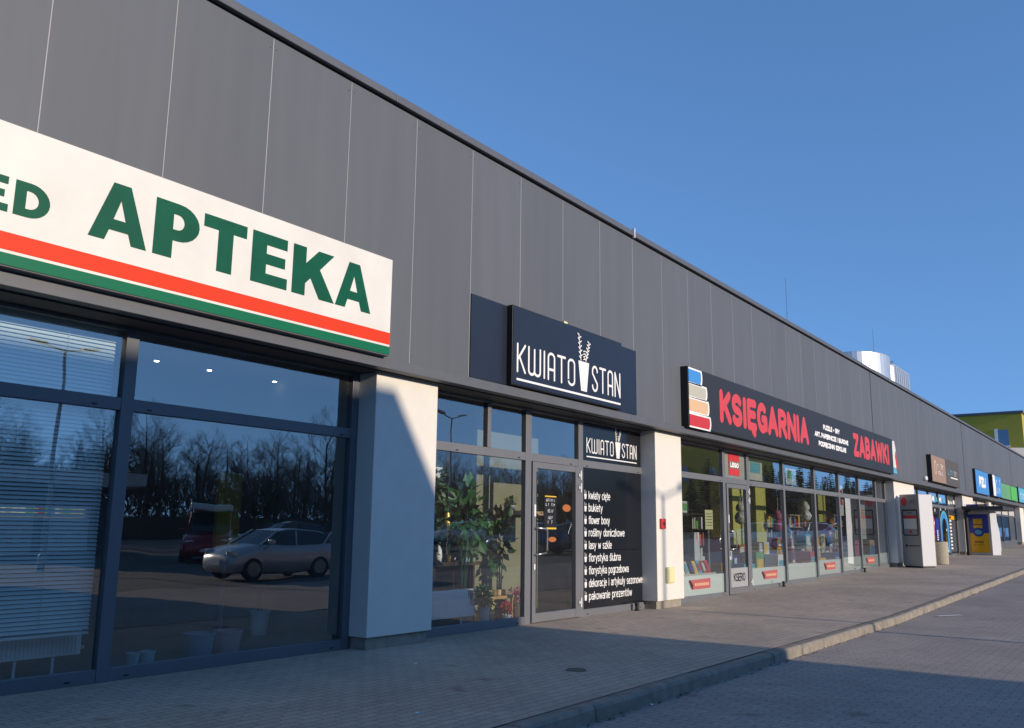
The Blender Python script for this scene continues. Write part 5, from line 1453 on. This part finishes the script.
def paint(n, c, rough=.25, metal=.3):
    m = mat(n, c, rough, metal); m.node_tree.nodes['Principled BSDF'].inputs['Coat Weight'].default_value = .6
    return m
P_SIL, P_RED, P_WHT, P_BLU, P_BLK, P_GRN = paint('silver_paint', (.62, .64, .65), .3, .4), paint('red_paint', (.35, .02, .03)), paint('white_paint', (.7, .7, .7), .25, 0), paint('blue_paint', (.03, .08, .2)), paint('dark_paint', (.03, .03, .035)), paint('green_paint', (.03, .12, .08))
G = lambda x: gz(x) - .116
car('parked_car', 'silver hatchback parked nearest across the road, mirrored in the pharmacy window', (13.05, -13.15, G(13.0)), R(3), P_SIL, 3.75, 1.62, 1.38)
v = car('parked_van', 'dark red van with a white roof parked behind the silver hatchback', (17.4, -22.3, G(17.4)), R(-52), P_RED, 4.6, 1.85, 1.95, True)
mb = MB(); mb.box(-1.4, 2.3, -.75, .75, 1.98, 2.25); mb.build('roof_box', MT['white'], v, local=True, bevel=.08)
car('parked_car', 'silver saloon parked opposite the bookshop door', (35.5, -17.0, G(35.5)), R(90), P_SIL, 4.4, 1.75, 1.45)
car('parked_car', 'dark blue hatchback parked opposite the bookshop door', (32.0, -17.2, G(32)), R(90), P_BLU)
car('parked_car', 'white hatchback parked close to the road opposite the kiosk', (46.5, -11.0, G(46.5)), R(80), P_WHT)
car('parked_car', 'silver grey hatchback parked opposite the boutique', (55.0, -11.0, G(55)), R(84), P_SIL)
car('parked_car', 'black saloon parked behind the red van', (25.5, -27.5, G(25.5)), R(5), P_BLK, 4.4, 1.75, 1.44)
car('parked_car', 'dark green hatchback parked near the white roofed pavilion', (31.5, -27.5, G(31.5)), R(2), P_GRN)
car('parked_car', 'white saloon parked far back in the car park', (41.0, -29.0, G(41)), R(0), P_WHT, 4.4)

# trees beyond the car park
def grow(mb, p, d, ln, r, depth, rng):
    q = p + d * ln
    mid = p + d * ln * .5 + Vector((rng.uniform(-1, 1), rng.uniform(-1, 1), 0)) * ln * .05
    mb.tube([p, mid, q], [r, r * .85, r * .7], 3 if depth < 3 else 5, False)
    if depth == 0: return
    nb = 3 if depth > 1 else 4
    for i in range(nb):
        t = rng.uniform(.45, 1.0) if i else 1.0
        a = Vector((rng.gauss(0, 1), rng.gauss(0, 1), rng.gauss(.15, .5))).normalized()
        nd = (d * 1.0 + a * rng.uniform(.45, .85)).normalized()
        nd.z += .12; nd.normalize()
        grow(mb, p + d * ln * t, nd, ln * rng.uniform(.62, .82), r * .62, depth - 1, rng)


def bare_tree(label, seed, h):
    rng = random.Random(seed)
    o = thing('bare_tree', label, 'tree', (0, 0, 0), group='trees beyond the car park')
    mb = MB(); mb.tube([(0, 0, -.2), (.05, .03, h * .25), (0, .08, h * .55), (.05, .05, h * .8), (0, .05, h)], [.2, .15, .1, .05, .015], 8); mb.build('trunk', MT['bark'], o, local=True, smooth=True)
    mb = MB()
    for i in range(24):
        t = .16 + .8 * i / 24
        a = rng.uniform(0, 6.28)
        grow(mb, Vector((.03, .05, h * t)), Vector((math.cos(a), math.sin(a), rng.uniform(.5, 1.2))).normalized(), h * .17 * (1.15 - t * .7), .05 * (1.2 - t), 4, rng)
    mb.build('crown', MT['twig'], o, local=True)
    return o


def spruce(label, seed, h):
    rng = random.Random(seed)
    o = thing('spruce_tree', label, 'tree', (0, 0, 0), group='trees beyond the car park')
    mb = MB(); mb.tube([(0, 0, -.2), (0, 0, h)], [.17, .02], 7); mb.build('trunk', MT['bark'], o, local=True)
    mb = MB(); mb.flat = True
    z = h * .1
    while z < h * .99:
        rr = (1 - z / h) ** .8 * h * .2 + .06
        nb = 9
        for i in range(nb):
            a = rng.uniform(0, 6.28); r_ = rr * rng.uniform(.7, 1.15)
            d = Vector((math.cos(a), math.sin(a), -.25)); s_ = Vector((-math.sin(a), math.cos(a), 0))
            for j in range(5):
                t0 = r_ * (j / 5); t1 = r_ * ((j + 1.4) / 5); w = r_ * .22 * (1.2 - j / 6)
                p = Vector((0, 0, z)) + d * t0
                mb.add([p, Vector((0, 0, z)) + d * t1 + s_ * w + Vector((0, 0, rng.uniform(-.15, .02))), Vector((0, 0, z)) + d * (t1 + w * .5), Vector((0, 0, z)) + d * t1 - s_ * w + Vector((0, 0, rng.uniform(-.15, .02)))], [(0, 1, 2, 3)])
        z += h * .03
    mb.build('crown', MT['needle'], o, local=True)
    return o
kinds = [bare_tree('tall bare leafless tree in the row beyond the car park', 1, 10.2), bare_tree('spreading bare leafless tree in the row beyond the car park', 2, 8.6), spruce('dark pointed spruce in the row beyond the car park', 3, 9.0), bare_tree('slender bare leafless tree in the row beyond the car park', 4, 9.4)]
rt = random.Random(21)
first = [True] * 4
x = 14.0
while x < 132:
    kx = rt.choice([0, 1, 3])
    for row in range(3):
        o = kinds[kx] if first[kx] else copy_tree(kinds[kx])
        first[kx] = False
        o.location = (x + rt.uniform(-1.2, 1.2), -62 - row * 6 + rt.uniform(-2, 2), -.1)
        o.rotation_euler = (0, 0, rt.uniform(0, 6.28)); s_ = rt.uniform(.8, 1.15); o.scale = (s_, s_, s_ * rt.uniform(.95, 1.1))
        kx = rt.choice([0, 1, 3]) if rt.random() < .93 else 2
    x += 3.0
# spruces added before the olive block to darken the bookshop reflections
x = 72.0
while x < 165:
    o = copy_tree(kinds[2]); o.location = (x, -33 + rt.uniform(-1, 1), gz(x) - .14); s_ = rt.uniform(.6, .74) if x < 90 else rt.uniform(.95, 1.12); o.scale = (s_ * 1.4, s_ * 1.4, s_); o.rotation_euler = (0, 0, rt.uniform(0, 6.28))
    o['label'] = 'dense dark spruce in the row added before the olive office block to darken reflections'; o['group'] = 'spruces added before the olive block'
    x += 2.2
# the wood behind them, one brown mass of twigs
mb = MB(); mb.flat = True; rw = random.Random(31)
for i in range(36000):
    x = rw.uniform(2, 210); top = 6.0 + 1.3 * math.sin(x * .31) + .9 * math.sin(x * .83 + 1) + .6 * math.sin(x * 2.1)
    z = top * (rw.random() ** .8); y_ = rw.uniform(-86, -73)
    d = Vector((rw.gauss(0, .35), rw.gauss(0, .35), 1)).normalized() * rw.uniform(.4, 1.3); w = rw.uniform(.04, .13)
    a_ = rw.uniform(0, 3.14)
    mb.add([(x - w * math.cos(a_), y_ - w * math.sin(a_), z), (x + w * math.cos(a_), y_ + w * math.sin(a_), z), (x + d.x, y_ + d.y, z + d.z)], [(0, 1, 2)])
tag(mb.build('distant_woods', MT['twig']), 'brown leafless wood behind the row of trees', 'woods', kind='stuff')
far = thing('backdrop', 'long low grey warehouse added far off to block sky mirrored in the far shop windows', 'building', (290, -50, 0))  # added block that keeps open sky out of the far panes
mb = MB(); mb.box(172, 420, -70, -40, 0, 9.5); mb.build('wall', MT['lotwall'], far)
mb = MB(); mb.box(171.8, 420.2, -70.2, -39.8, 9.51, 9.8); mb.build('roof_cap', MT['cap'], far)
for i in range(12):
    mb = MB(); mb.box(178 + i * 18, 190 + i * 18, -40.02, -39.94, 1.0, 4.2); mb.build('window', MT['winblue'], far)
# hedge along the far side
mb = MB(); mb.flat = True; rh = random.Random(8)
for i in range(12000):
    c = Vector((rh.uniform(8, 160), -58.5 + rh.gauss(0, .5), rh.uniform(0, 2.7))); s_ = rh.uniform(.18, .36)
    d = Vector((rh.gauss(0, 1), rh.gauss(0, 1), rh.gauss(0, 1))).normalized(); q = d.orthogonal().normalized()
    mb.add([c - d * s_, c + q * s_ * .6, c + d * s_, c - q * s_ * .6], [(0, 1, 2, 3)])
fn = thing('sky_gap_fence', 'dark board fence added behind the hedge to close bright gaps mirrored in the glass', 'fence', (85, -59.8, -.1))  # fence added to stop sky showing through the hedge in reflections
mb = MB(); x = 4.0
while x < 165: mb.box(x, x + .145, -59.83, -59.8, -.1, 2.1 + .03 * math.sin(x * 7)); x += .15
mb.build('board', MT['dwood'], fn)
mb = MB()
for i in range(54): mb.box(4 + i * 3, 4.12 + i * 3, -59.96, -59.831, -.14, 2.2)
mb.build('post', MT['dwood'], fn)
hd = thing('hedge', 'long dark clipped hedge along the far side of the car park', 'hedge', (70, -58.5, -.1))
mb.build('foliage', MT['hedge'], hd)
mb = MB()
for i in range(64): mb.tube([(9 + i * 2, -58.5, -.15), (9 + i * 2, -58.5, 1.6)], [.05, .02], 5)
mb.build('stem', MT['bark'], hd)
